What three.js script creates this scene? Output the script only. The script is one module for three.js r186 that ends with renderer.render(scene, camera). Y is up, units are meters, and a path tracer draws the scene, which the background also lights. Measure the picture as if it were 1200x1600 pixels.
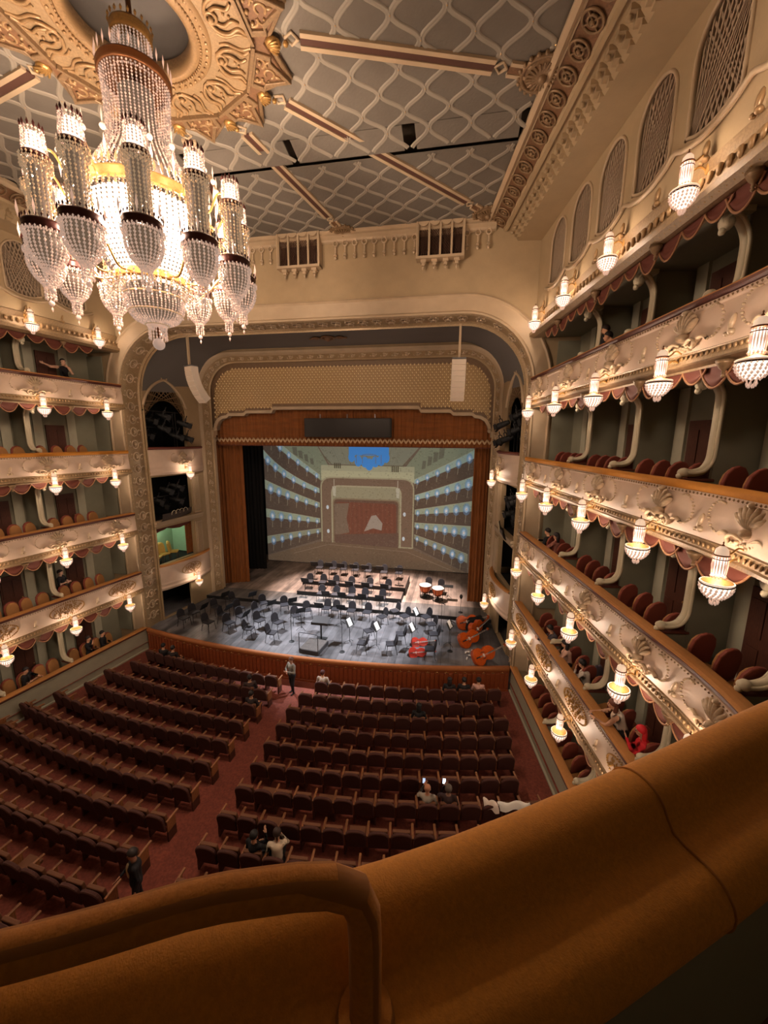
import * as THREE from 'three';
import { mergeGeometries } from 'three/addons/utils/BufferGeometryUtils.js';
import { RoundedBoxGeometry } from 'three/addons/geometries/RoundedBoxGeometry.js';
import { MarchingCubes } from 'three/addons/objects/MarchingCubes.js';

// ---------------------------------------------------------------- camera, exposure, large lights
const scene = new THREE.Scene();
scene.background = new THREE.Color(0x000000);
const camera = new THREE.PerspectiveCamera(2 * Math.atan(800 / 615) * 180 / Math.PI, 3 / 4, 0.05, 120);
camera.rotation.order = 'YXZ';
camera.position.set(6.35, 9.67, 16.35);
camera.rotation.set(-10.58 * Math.PI / 180, 10.36 * Math.PI / 180, 0.5 * Math.PI / 180);
const renderer = new THREE.WebGLRenderer({ antialias: true });
renderer.toneMapping = THREE.LinearToneMapping;
renderer.toneMappingExposure = 1.3;
renderer.shadowMap.enabled = true;

const WARM = new THREE.Color().setRGB(1, 0.745, 0.555);
const SCREEN = 0.27, STAGE = 800, COOL = new THREE.Color().setRGB(0.9, 0.92, 1), PINK = new THREE.Color().setRGB(1, 0.78, 0.68);
const CHAND = 150, LANTERN = 7, SCONCE = 3.2;            // candela of the chandelier basket, one lantern, one sconce
function pointLight(x, y, z, cd, radius, color = WARM, name = 'lamp_light') {
  const l = new THREE.PointLight(color, cd); l.position.set(x, y, z); l.castShadow = true; l.shadow.radius = radius / 0.02; l.name = name; scene.add(l); return l;
}
function spotLight(from, to, cd, angle, radius, color, name) {
  const l = new THREE.SpotLight(color, cd, 0, angle, 0.6); l.position.set(...from); l.target.position.set(...to); scene.add(l.target);
  l.castShadow = true; l.shadow.radius = radius / 0.02; l.name = name; scene.add(l); return l;
}

// ---------------------------------------------------------------- helpers
let seed = 7;
const rnd = () => { seed = (seed + 0x6d2b79f5) | 0; let t = Math.imul(seed ^ (seed >>> 15), 1 | seed); t = (t + Math.imul(t ^ (t >>> 7), 61 | t)) ^ t; return ((t ^ (t >>> 14)) >>> 0) / 4294967296; };
const PI = Math.PI, V = (x, y, z) => new THREE.Vector3(x, y, z), lerp = (a, b, t) => a + (b - a) * t, clamp = (v, a, b) => Math.min(b, Math.max(a, v));
const names = {};
function numbered(n) { const k = names[n] = (names[n] ?? -1) + 1; return k ? n + '_' + String(k).padStart(3, '0') : n; }
function setData(o, label, category, group, kind) { o.userData = {}; if (label) o.userData.label = label; if (category) o.userData.category = category; if (group) o.userData.group = group; if (kind) o.userData.kind = kind; return o; }
function thing(name, label, category, pos = [0, 0, 0], ry = 0, group) { const o = new THREE.Group(); o.name = numbered(name); o.position.set(...pos); o.rotation.y = ry; setData(o, label, category, group); scene.add(o); return o; }
function mesh(name, g, m) { const o = new THREE.Mesh(g, m); o.name = name; o.castShadow = o.receiveShadow = true; return o; }
const FINE = /strands$|pearls$|crest$|prisms$|drops$|rods$|hoops$|bridge_and_strings|wire_mesh|niche_lattice|tracery|sound_holes|vault_relief/;
function part(parent, name, g, m, pos, ry) { const o = mesh(name, g, m); if (FINE.test(name)) o.userData.kind = 'stuff'; if (pos) o.position.set(...pos); if (ry) o.rotation.y = ry; parent.add(o); return o; }
function solo(name, label, category, g, m, pos = [0, 0, 0], ry = 0, group) { const o = mesh(numbered(name), g, m); o.position.set(...pos); o.rotation.y = ry; setData(o, label, category, group); scene.add(o); return o; }
function struct(name, label, category, g, m) { const o = mesh(numbered(name), g, m); setData(o, label, category, null, 'structure'); scene.add(o); return o; }
function structGroup(name, label, category) { const o = new THREE.Group(); o.name = numbered(name); setData(o, label, category, null, 'structure'); scene.add(o); return o; }
function copyOf(src, name, label, pos, ry = 0) { const r = src.clone(); r.name = numbered(name); r.userData = { ...src.userData, label }; r.position.set(...pos); r.rotation.y = ry; scene.add(r); return r; }
const ORD = ['zeroth', 'first', 'second', 'third', 'fourth', 'fifth', 'sixth', 'seventh', 'eighth', 'ninth', 'tenth', 'eleventh', 'twelfth', 'thirteenth', 'fourteenth', 'fifteenth', 'sixteenth', 'seventeenth', 'eighteenth', 'nineteenth', 'twentieth'];

// geometry: everything becomes indexed position+normal+uv, with uv in metres by the facing axis
function metres(g) {
  const p = g.attributes.position, n = g.attributes.normal, uv = new Float32Array(p.count * 2);
  for (let i = 0; i < p.count; i++) {
    const ax = Math.abs(n.getX(i)), ay = Math.abs(n.getY(i)), az = Math.abs(n.getZ(i)), x = p.getX(i), y = p.getY(i), z = p.getZ(i);
    if (ay >= ax && ay >= az) { uv[2 * i] = x; uv[2 * i + 1] = z; } else if (ax >= az) { uv[2 * i] = z; uv[2 * i + 1] = y; } else { uv[2 * i] = x; uv[2 * i + 1] = y; }
  }
  g.setAttribute('uv', new THREE.BufferAttribute(uv, 2)); return g;
}
function clean(g, keepUv) {
  if (!g.attributes.normal) g.computeVertexNormals();
  for (const k of Object.keys(g.attributes)) if (!['position', 'normal', 'uv', 'color'].includes(k)) g.deleteAttribute(k);
  if (!g.index) { const n = g.attributes.position.count, a = new Uint32Array(n); for (let i = 0; i < n; i++) a[i] = i; g.setIndex(new THREE.BufferAttribute(a, 1)); }
  g.morphAttributes = {}; g.groups = [];
  if (!keepUv || !g.attributes.uv) metres(g);
  return g;
}
const merge = (list) => {
  if (list.length === 1) return clean(list[0], true);
  const any = list.some((g) => g.attributes.color); for (const g of list) { clean(g, true); if (any && !g.attributes.color) g.setAttribute('color', new THREE.Float32BufferAttribute(new Float32Array(g.attributes.position.count * 3).fill(1), 3)); }
  return mergeGeometries(list);
};
const placeBy = (m) => (g) => { g.applyMatrix4(m); if (m.determinant() < 0) { const ix = g.index.array; for (let i = 0; i < ix.length; i += 3) { const t = ix[i]; ix[i] = ix[i + 1]; ix[i + 1] = t; } } return g; };
const tf = (g, { p = [0, 0, 0], r = [0, 0, 0], s = [1, 1, 1] } = {}) => { g.applyMatrix4(new THREE.Matrix4().compose(V(...p), new THREE.Quaternion().setFromEuler(new THREE.Euler(...r)), V(...s))); return g; };
function box(w, h, d, x = 0, y = 0, z = 0, ry = 0, rx = 0, rz = 0) { return metres(clean(tf(new THREE.BoxGeometry(w, h, d), { p: [x, y, z], r: [rx, ry, rz] }))); }
function rbox(w, h, d, rad, x = 0, y = 0, z = 0, seg = 1, rx = 0, ry = 0, rz = 0) { return metres(clean(tf(new RoundedBoxGeometry(w, h, d, seg, rad), { p: [x, y, z], r: [rx, ry, rz] }))); }
function cyl(r0, r1, h, x = 0, y = 0, z = 0, seg = 12, r = [0, 0, 0]) { return clean(tf(new THREE.CylinderGeometry(r0, r1, h, seg), { p: [x, y, z], r })); }
function ball(r, x = 0, y = 0, z = 0, a = 8, b = 6, s = [1, 1, 1]) { return clean(tf(new THREE.SphereGeometry(r, a, b), { p: [x, y, z], s })); }
function lathe(pts, seg = 24, x = 0, y = 0, z = 0) { return clean(tf(new THREE.LatheGeometry(pts.map((q) => new THREE.Vector2(q[0], q[1])), seg), { p: [x, y, z] })); }
function tube(pts, r, seg = 24, rad = 6, closed = false, tension = 0.5) { return clean(new THREE.TubeGeometry(new THREE.CatmullRomCurve3(pts.map((q) => Array.isArray(q) ? V(...q) : q), closed, 'catmullrom', tension), seg, r, rad, closed)); }
function torus(R, r, x = 0, y = 0, z = 0, a = 24, b = 6, rot = [0, 0, 0], arc = 2 * PI) { return clean(tf(new THREE.TorusGeometry(R, r, b, a, arc), { p: [x, y, z], r: rot })); }
function shapeOf(pts) { const s = new THREE.Shape(); pts.forEach((q, i) => i ? s.lineTo(q[0], q[1]) : s.moveTo(q[0], q[1])); s.closePath(); return s; }
function extrude(shape, depth, bevel = 0, curveSegments = 8) { return metres(clean(new THREE.ExtrudeGeometry(shape, { depth, bevelEnabled: bevel > 0, bevelThickness: bevel, bevelSize: bevel, bevelSegments: 1, curveSegments }))); }
function grid(nu, nv, f, flip) {              // f(u, v) -> [x, y, z]
  const p = [], idx = [], uv = [];
  for (let j = 0; j <= nv; j++) for (let i = 0; i <= nu; i++) { p.push(...f(i / nu, j / nv)); uv.push(i / nu, j / nv); }
  for (let j = 0; j < nv; j++) for (let i = 0; i < nu; i++) { const a = j * (nu + 1) + i, b = a + 1, c = a + nu + 1, d = c + 1; flip ? idx.push(a, c, b, b, c, d) : idx.push(a, b, c, b, d, c); }
  const g = new THREE.BufferGeometry(); g.setAttribute('position', new THREE.Float32BufferAttribute(p, 3)); g.setAttribute('uv', new THREE.Float32BufferAttribute(uv, 2)); g.setIndex(idx); g.computeVertexNormals(); return g;
}
// sweep a profile [[o, y], ...] along a plan path [{x, z, nx, nz}]; hard: split the profile at its corners
function sweep(path, prof, hard = true) {
  const p = [], idx = [], uv = []; let s = 0; const S = [0];
  for (let i = 1; i < path.length; i++) { s += Math.hypot(path[i].x - path[i - 1].x, path[i].z - path[i - 1].z); S.push(s); }
  const rows = []; let t = 0;
  for (let j = 0; j < prof.length; j++) { if (j) t += Math.hypot(prof[j][0] - prof[j - 1][0], prof[j][1] - prof[j - 1][1]); rows.push([prof[j], t]); if (hard && j && j < prof.length - 1) rows.push([prof[j], t]); }
  for (const [q, tt] of rows) path.forEach((c, i) => { p.push(c.x + c.nx * q[0], q[1], c.z + c.nz * q[0]); uv.push(S[i], tt); });
  const n = path.length;
  for (let j = 0; j < rows.length - 1; j++) { if (hard && j % 2) continue; for (let i = 0; i < n - 1; i++) { const a = j * n + i, b = a + 1, c = a + n, d = c + 1; idx.push(a, b, c, b, d, c); } }
  const g = new THREE.BufferGeometry(); g.setAttribute('position', new THREE.Float32BufferAttribute(p, 3)); g.setAttribute('uv', new THREE.Float32BufferAttribute(uv, 2)); g.setIndex(idx); g.computeVertexNormals(); return g;
}

// ---------------------------------------------------------------- textures
function hash(x, y, s) { let h = Math.imul(x, 374761393) + Math.imul(y, 668265263) + Math.imul(s, 1274126177); h = Math.imul(h ^ (h >>> 13), 1274126177); return ((h ^ (h >>> 16)) >>> 0) / 4294967296; }
function vnoise(x, y, per, s) { const xi = Math.floor(x), yi = Math.floor(y), fx = x - xi, fy = y - yi, u = fx * fx * (3 - 2 * fx), v = fy * fy * (3 - 2 * fy), m = (k) => ((k % per) + per) % per; return lerp(lerp(hash(m(xi), m(yi), s), hash(m(xi + 1), m(yi), s), u), lerp(hash(m(xi), m(yi + 1), s), hash(m(xi + 1), m(yi + 1), s), u), v); }
function fbm(u, v, f, oct, s) { let a = 0, w = 0.5, t = 0; for (let o = 0; o < oct; o++) { a += w * vnoise(u * f, v * f, f, s + o); t += w; w *= 0.5; f *= 2; } return a / t; }
function tex(n, fn, size, srgb = true) {        // fn(u, v) -> [r, g, b] 0..1 (sRGB) or a number; size: metres a repeat
  const d = new Uint8Array(n * n * 4);
  for (let y = 0; y < n; y++) for (let x = 0; x < n; x++) { let c = fn(x / n, y / n); if (typeof c === 'number') c = [c, c, c]; const i = 4 * (y * n + x); for (let k = 0; k < 3; k++) d[i + k] = clamp(c[k] * 255, 0, 255); d[i + 3] = 255; }
  const t = new THREE.DataTexture(d, n, n); t.wrapS = t.wrapT = THREE.RepeatWrapping; t.magFilter = THREE.LinearFilter; t.minFilter = THREE.LinearMipmapLinearFilter; if (srgb) t.colorSpace = THREE.SRGBColorSpace; const sz = Array.isArray(size) ? size : [size, size]; t.repeat.set(1 / sz[0], 1 / sz[1]); t.needsUpdate = true; return t;
}
const T_plaster = tex(256, (u, v) => 0.90 + 0.10 * fbm(u, v, 6, 5, 3), 2.2);
const T_plasterBump = tex(256, (u, v) => fbm(u, v, 24, 4, 9), 1.1, false);
const T_velvet = tex(256, (u, v) => 0.86 + 0.14 * fbm(u, v, 60, 3, 21) * (0.7 + 0.6 * fbm(u, v, 5, 3, 22)), 0.3);
const T_velvetBump = tex(256, (u, v) => fbm(u, v, 64, 2, 31), 0.12, false);
const T_wood = tex(256, (u, v) => { const g = fbm(u, v * 0.25 + 0.0, 4, 2, 41), k = 0.5 + 0.5 * Math.sin(2 * PI * (u * 14 + 2.5 * g)); return 0.72 + 0.2 * fbm(u, v, 32, 3, 44) + 0.1 * k; }, [0.5, 1.6]);
const T_carpet = tex(256, (u, v) => 0.7 + 0.3 * fbm(u, v, 40, 3, 51) * (0.6 + 0.8 * fbm(u, v, 3, 4, 52)), 1.7);
const T_stage = tex(512, (u, v) => { const b = Math.floor(u * 12), s = hash(b, 3, 5), e = (u * 12) % 1; const line = e < 0.03 || e > 0.97 ? 0.72 : 1; const st = fbm(u, v, 5, 5, 61), sc = fbm(u * 1, v * 0.25, 24, 3, 66); return (0.62 + 0.18 * s + 0.38 * (st - 0.5) + 0.25 * (sc - 0.5)) * line; }, 4.0);
const T_stageRough = tex(256, (u, v) => 0.30 + 0.45 * fbm(u, v, 6, 5, 71), 3.1, false);
const T_fold = tex(256, (u, v) => 0.8 + 0.2 * fbm(u, v, 20, 3, 81), 0.8);
const T_gilt = tex(128, (u, v) => 0.75 + 0.25 * fbm(u, v, 16, 4, 91), 0.4);
const T_skin = tex(64, (u, v) => 0.92 + 0.08 * fbm(u, v, 16, 3, 95), 0.3);

// ---------------------------------------------------------------- materials
const mat = (color, o = {}) => new THREE.MeshStandardMaterial({ color, roughness: 0.8, side: THREE.DoubleSide, ...o });
const M = {
  wall: mat('#a58e6c', { map: T_plaster, bumpMap: T_plasterBump, bumpScale: 0.002, roughness: 0.75 }),
  cream: mat('#b39c7e', { map: T_plaster, roughness: 0.55 }),
  panel: mat('#cbb29c', { map: T_plaster, bumpMap: T_plasterBump, bumpScale: 0.0015, roughness: 0.5 }),
  relief: mat('#a98860', { map: T_gilt, roughness: 0.33, metalness: 0.25 }),
  gilt: mat('#bf9355', { map: T_gilt, roughness: 0.3, metalness: 0.55 }),
  antique: mat('#927656', { map: T_gilt, roughness: 0.42, metalness: 0.3 }),
  moulding: mat('#a08562', { map: T_gilt, roughness: 0.45, metalness: 0.2 }),
  relief2: mat('#d6bd9d', { map: T_gilt, roughness: 0.32, metalness: 0.12 }),
  reveal: mat('#b39873', { map: T_gilt, roughness: 0.4, metalness: 0.25 }),
  railtrim: mat('#5e2a1a', { map: T_wood, roughness: 0.5 }),
  braid: mat('#dcb98e', { map: T_gilt, roughness: 0.7 }),
  bronze: mat('#6a4326', { roughness: 0.35, metalness: 0.7 }),
  darkring: mat('#3a1a17', { roughness: 0.3, metalness: 0.5 }),
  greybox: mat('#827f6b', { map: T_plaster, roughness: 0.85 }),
  greystrip: mat('#b0ac96', { map: T_plaster, roughness: 0.8 }),
  scroll: mat('#cfc3a6', { map: T_plaster, roughness: 0.6 }),
  door: mat('#5a3020', { map: T_wood, roughness: 0.6 }),
  rail: mat('#c48544', { map: T_velvet, bumpMap: T_velvetBump, bumpScale: 0.002, roughness: 0.75 }),
  velvet: mat('#c98427', { map: T_velvet, bumpMap: T_velvetBump, bumpScale: 0.0004, roughness: 0.85 }),
  brace: mat('#b8741f', { map: T_velvet, bumpMap: T_velvetBump, bumpScale: 0.0004, roughness: 0.85 }),
  swag: mat('#66301f', { map: T_velvet, roughness: 0.8 }),
  fringe: mat('#a5744e', { map: T_gilt, roughness: 0.7 }),
  ceiling: mat('#675f55', { map: T_plaster, bumpMap: T_plasterBump, bumpScale: 0.004, roughness: 0.85 }),
  rib: mat('#8d8476', { map: T_plaster, roughness: 0.7 }),
  inlay: mat('#4a2c20', { roughness: 0.7 }),
  soffit: mat('#67625d', { map: T_plaster, roughness: 0.85 }),
  void: mat('#5a4a3a', { map: T_wood, roughness: 0.9 }),
  black: mat('#0c0c0d', { roughness: 0.6 }),
  blackcloth: mat('#0b0b0c', { map: T_fold, roughness: 0.95 }),
  curtain: mat('#8c501a', { map: T_fold, roughness: 0.8 }),
  curtain2: mat('#a0521a', { map: T_fold, roughness: 0.8 }),
  seatback: mat('#4c251b', { map: T_velvet, roughness: 0.8 }),
  seatpad: mat('#74482c', { map: T_velvet, roughness: 0.75 }),
  seatwood: mat('#a26a40', { map: T_wood, roughness: 0.45 }),
  boxback: mat('#8a4030', { map: T_velvet, roughness: 0.75 }),
  boxpad: mat('#b07c46', { map: T_velvet, roughness: 0.8 }),
  carpet: mat('#8a4534', { map: T_carpet, roughness: 0.95 }),
  barrier: mat('#9a4a22', { map: T_wood, roughness: 0.5 }),
  barrierTop: mat('#a4602c', { map: T_velvet, roughness: 0.7 }),
  apron: mat('#7c7a7d', { map: T_stage, roughnessMap: T_stageRough, roughness: 1 }),
  strip: mat('#807a76', { map: T_stage, roughness: 0.7 }),
  stage: mat('#c6b0a2', { map: T_stage, roughness: 0.75 }),
  riser: mat('#8a7468', { map: T_stage, roughness: 0.8 }),
  white: mat('#e9e4da', { roughness: 0.7 }),
  paper: mat('#f2f0ea', { roughness: 0.85 }),
  speaker: mat('#d9cdbd', { roughness: 0.5 }),
  speakerGrille: mat('#c4b5a3', { roughness: 0.7 }),
  steel: mat('#8f9094', { roughness: 0.3, metalness: 0.9 }),
  cello: mat('#cf5a1c', { map: T_wood, roughness: 0.25 }),
  cellored: mat('#c02f22', { map: T_wood, roughness: 0.25 }),
  fingerboard: mat('#1b1412', { roughness: 0.4 }),
  copper: mat('#b9633e', { roughness: 0.28, metalness: 0.85 }),
  skinhead: mat('#e6dccb', { roughness: 0.6 }),
  green: mat('#9db79a', { map: T_plaster, roughness: 0.8 }),
  crystal: mat('#bd9c8c', { roughness: 0.08, vertexColors: true, emissive: new THREE.Color().setRGB(1, 0.68, 0.51), emissiveIntensity: 0.3 }),
  crystaldark: mat('#3d2e28', { roughness: 0.08, vertexColors: true, emissive: new THREE.Color().setRGB(1, 0.8, 0.65), emissiveIntensity: 0.1 }),
  crystalgold: mat('#8a6844', { roughness: 0.15, metalness: 0.2, vertexColors: true, emissive: new THREE.Color().setRGB(1, 0.66, 0.38), emissiveIntensity: 0.24 }),
  core: mat('#fff6ea', { emissive: new THREE.Color().setRGB(1, 0.86, 0.68), emissiveIntensity: 1.4 }),
  corelamp: mat('#c9b5a4', { emissive: new THREE.Color().setRGB(1, 0.84, 0.68), emissiveIntensity: 1.3 }),
  coresoft: mat('#33261f', { emissive: new THREE.Color().setRGB(1, 0.66, 0.42), emissiveIntensity: 0.1 }),
  glassball: mat('#a8948a', { roughness: 0.04, metalness: 0.2, emissive: new THREE.Color().setRGB(1, 0.74, 0.6), emissiveIntensity: 0.22 }),
  latticebase: mat('#84674a', { map: T_gilt, roughness: 0.55 }),
  latticebar: mat('#c7a570', { roughness: 0.4 }),
  stud: mat('#ffe4b0', { roughness: 0.2, metalness: 0.25 }),
  displaydark: mat('#191513', { roughness: 0.35 }),
  podium: mat('#2c2a2b', { roughness: 0.5 }),
  steel2: mat('#57585c', { roughness: 0.35, metalness: 0.8 }),
  apron2: mat('#5a5450', { map: T_carpet, roughness: 0.9 }),
  paper2: mat('#e3d2c4', { roughness: 0.9 }),
  coatgrey: mat('#8f887d', { map: T_velvet, roughness: 0.9 }),
  coatmauve: mat('#6e6270', { map: T_velvet, roughness: 0.9 }),
  dome: mat('#ecd6c0', { roughness: 0.3, emissive: new THREE.Color().setRGB(1, 0.75, 0.55), emissiveIntensity: 0.35 }),
};
M.duct = mat('#6f6156', { roughness: 0.8 });
M.wiremesh = mat('#5d4030', { roughness: 0.5, metalness: 0.4 });
M.inlayniche = mat('#8a7560', { roughness: 0.9 });
M.lattice = mat('#94806a', { roughness: 0.85 });
M.inlay2 = mat('#7a5638', { map: T_gilt, roughness: 0.6 });
M.lens = mat('#2a2c30', { roughness: 0.08 });
M.chairpad = mat('#26242a', { map: T_velvet, roughness: 0.8 });
M.yellowpad = mat('#d9b25c', { map: T_velvet, roughness: 0.7 });
M.bronze2 = mat('#4a4038', { roughness: 0.55, metalness: 0.4 });
// ================================================================ THE HALL
// plan of the horseshoe: right half from the proscenium (z = 0) round to the axis (x = 0)
const SL = 0.14, HW = 9.0;
const bend = new THREE.CatmullRomCurve3([[10.19, 8.5], [10.33, 9.5], [10.36, 10.6], [10.16, 11.9], [9.62, 13.1], [8.72, 14.2], [7.8, 14.87], [7.17, 15.27], [6.67, 15.6], [6.23, 15.86], [5.2, 16.3], [3.6, 16.95], [1.8, 17.3], [0, 17.4], [-1.8, 17.3]].map(([x, z]) => V(x, 0, z)));
function makePath() {
  const pts = []; for (let z = 0; z <= 8.5; z += 0.85) pts.push([HW + SL * z, z]);
  const b = bend.getSpacedPoints(130); for (const q of b) if (q.z > 8.6 && q.x > 0.02) pts.push([q.x, q.z]);
  pts.push([0, 17.4]);
  return pts.map((q, i) => { const a = pts[Math.max(0, i - 1)], c = pts[Math.min(pts.length - 1, i + 1)]; let tx = c[0] - a[0], tz = c[1] - a[1]; if (i === pts.length - 1) { tx = -1; tz = 0; } const l = Math.hypot(tx, tz); return { x: q[0], z: q[1], nx: tz / l, nz: -tx / l }; });
}
const RP = makePath(), LP = RP.map((q) => ({ x: -q.x, z: q.z, nx: -q.nx, nz: q.nz })), UP_ = [...RP, ...LP.slice(0, -1).reverse()];
const wallAt = (side, z, o = 0) => [side * (HW + SL * z + o * 0.99), z - o * SL];
const TH = Math.atan(SL), inward = (side) => side > 0 ? -(PI / 2 - TH) : (PI / 2 - TH), outwardRot = (side) => side > 0 ? TH : PI - TH;
const TIER = [0, 3, 6, 9, 12], NODES = [1.05, 3.5, 5.9, 8.3, 10.2];
const TNAME = ['stalls-level', 'first', 'second', 'third', 'fourth'];

// floors
struct('floor', 'dark red carpeted floor of the stalls between the seat blocks', 'floor', box(26, 0.3, 21, 0, -1.35, 9.4), M.carpet);

// curved box-back walls behind the balconies, and the upper walls
const wl = struct('wall_left', 'grey green back wall of the left boxes', 'wall', sweep(LP, [[1.6, -1.3], [1.6, 14.2], [2.5, 14.2]]), M.greybox);
const wr = struct('wall_right', 'grey green back wall of the right boxes', 'wall', sweep(RP, [[1.6, -1.3], [1.6, 14.2], [2.5, 14.2]]), M.greybox);
struct('wall_back', 'plain cream wall closing the hall behind the balconies', 'wall', box(26, 19.5, 0.3, 0, 8.3, 20.2), M.wall);

// relief ornament on the parapets: x along the wall, y up, z out of the wall
function garland(pts, n, r) { const c = new THREE.CatmullRomCurve3(pts.map((q) => V(q[0], q[1], 0.015))), out = []; for (let i = 0; i <= n; i++) { const q = c.getPoint(i / n), k = i % 2 ? 0.7 : 1; out.push(ball(r * k, q.x, q.y, q.z, 6, 4, [1, 1, 0.8])); } return out; }
function cartouche() {
  const l = [];
  for (let i = -3; i <= 3; i++) { const a = i * 0.3, len = 0.22 - Math.abs(i) * 0.022; l.push(tf(ball(1, 0, 0, 0, 7, 5, [0.04, len, 0.045]), { p: [Math.sin(a) * (0.17), -0.02 + Math.cos(a) * 0.14, 0.03], r: [0, 0, -a] })); }
  l.push(ball(0.075, 0, -0.09, 0.04, 8, 6), ball(0.05, 0, 0.29, 0.03, 6, 5));
  for (const s of [-1, 1]) {
    l.push(tube([[s * 0.05, -0.2, 0.03], [s * 0.2, -0.14, 0.05], [s * 0.3, -0.2, 0.05], [s * 0.25, -0.28, 0.04], [s * 0.19, -0.23, 0.04]], 0.024, 12, 5));
    l.push(tube([[s * 0.28, -0.2, 0.02], [s * 0.4, -0.14, 0.03], [s * 0.5, -0.19, 0.02]], 0.028, 7, 5));
    l.push(...garland([[s * 0.5, -0.2], [s * 0.62, -0.17], [s * 0.72, -0.06], [s * 0.74, 0.08], [s * 0.68, 0.2], [s * 0.57, 0.27], [s * 0.48, 0.25]], 15, 0.021));
  }
  l.push(ball(1, 0, 0, -0.042, 16, 10, [0.76, 0.3, 0.02]));
  for (let i = 0; i < 9; i++) l.push(ball(0.035, (i - 4) * 0.045, -0.26 + 0.03 * Math.sin(i * 2.1), 0.03, 6, 4));
  return merge(l);
}
function fretwork() {             // the dense oval fret of the lowest balcony
  const l = [ball(1, 0, 0, -0.04, 18, 10, [0.64, 0.28, 0.025])];
  for (let i = 0; i < 46; i++) { const a = i / 46 * 2 * PI; l.push(ball(0.022, 0.62 * Math.cos(a), 0.27 * Math.sin(a), 0.012, 5, 4)); }
  for (let j = 0; j < 26; j++) { const r = Math.sqrt((j + 0.5) / 26), a = j * 2.4, x = 0.52 * r * Math.cos(a), y = 0.22 * r * Math.sin(a); l.push(torus(0.04, 0.013, x, y, 0.02, 9, 4, [0, 0, a], 4.6)); if (j % 2) l.push(ball(0.026, x + 0.03, y, 0.025, 5, 4)); }
  return merge(l);
}
const G_cart = tf(cartouche(), { s: [1.06, 1.06, 1.8] }), G_fret = tf(fretwork(), { s: [1.08, 1.08, 1.6] });
const G_drop = merge([lathe([[0.001, -0.2], [0.03, -0.17], [0.02, -0.14], [0.07, -0.09], [0.1, -0.03], [0.12, 0.02], [0.001, 0.02]], 10), ball(0.03, 0, -0.21, 0, 6, 5)]);
const G_leaf = tf(merge([tf(ball(1, 0, 0, 0, 6, 5, [0.035, 0.1, 0.03]), { p: [0.01, 0.05, 0.01], r: [0, 0, -0.3] }), ball(0.04, 0.03, -0.05, 0.015, 6, 4), ball(0.03, -0.04, -0.06, 0.015, 6, 4)]), { s: [1.35, 1.35, 1.6] });
// one swag of the valance and its fringe
function swagGeo(w, d) { return grid(10, 6, (u, v) => { const drop = d * 4 * u * (1 - u) + 0.04; return [(u - 0.5) * w, -v * drop, 0.05 * Math.sin(v * 9 + 0.8) * v * 4 * u * (1 - u) + 0.03 * v]; }); }
function fringeGeo(w, d) { const p = []; for (let i = 0; i <= 10; i++) { const u = i / 10; p.push([(u - 0.5) * w, -(d * 4 * u * (1 - u) + 0.05), 0.04]); } return tube(p, 0.02, 14, 5); }
const G_swag = swagGeo(0.66, 0.33), G_swagF = fringeGeo(0.66, 0.33), G_swag2 = swagGeo(0.56, 0.22), G_swag2F = fringeGeo(0.56, 0.22);

const RAIL = (() => {              // padded rail: roll on the hall side, shelf, rounded inner edge (o, y below the rail top)
  const p = [[0.0, -0.14]]; for (let a = 200; a >= 20; a -= 15) p.push([0.028 + 0.06 * Math.cos(a * PI / 180), -0.05 + 0.06 * Math.sin(a * PI / 180)]);
  p.push([0.098, -0.05], [0.12, -0.056], [0.145, -0.057]); for (let a = 80; a >= -30; a -= 18) p.push([0.15 + 0.055 * Math.cos(a * PI / 180), -0.112 + 0.055 * Math.sin(a * PI / 180)]);
  p.push([0.17, -0.18], [0.08, -0.19]); return p;
})();
function dentils(h, y, size, step, off, zmax, egg) {
  const l = [], right = RP.filter((q) => q.z <= 8.6 || (q.x > 9.3)); let carry = 0;
  for (let i = 1; i < right.length; i++) { const a = right[i - 1], b = right[i], L = Math.hypot(b.x - a.x, b.z - a.z); for (; carry < L; carry += step) { const t = carry / L, x = lerp(a.x, b.x, t) + a.nx * off, z = lerp(a.z, b.z, t) + a.nz * off; for (const s of [1, -1]) { if (s < 0 && z > 7.2) continue; l.push(egg ? ball(size, s * x, h + y, z, 5, 4, [0.8, 1.3, 0.8]) : tf(new THREE.OctahedronGeometry(size), { p: [s * x, h + y, z] })); } } carry -= L; }
  return merge(l);
}
const tierLook = ['plain grey green parapet enclosing the stalls under a velvet rail', 'lowest balcony parapet with gilded oval fretwork above the stalls boxes', 'second balcony from the bottom, cream parapet with leaf cartouches', 'third balcony from the bottom, carrying the velvet rail nearest the viewer', 'topmost railed balcony, cream parapet under the scalloped gallery wall'];
const balconies = [];
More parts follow.
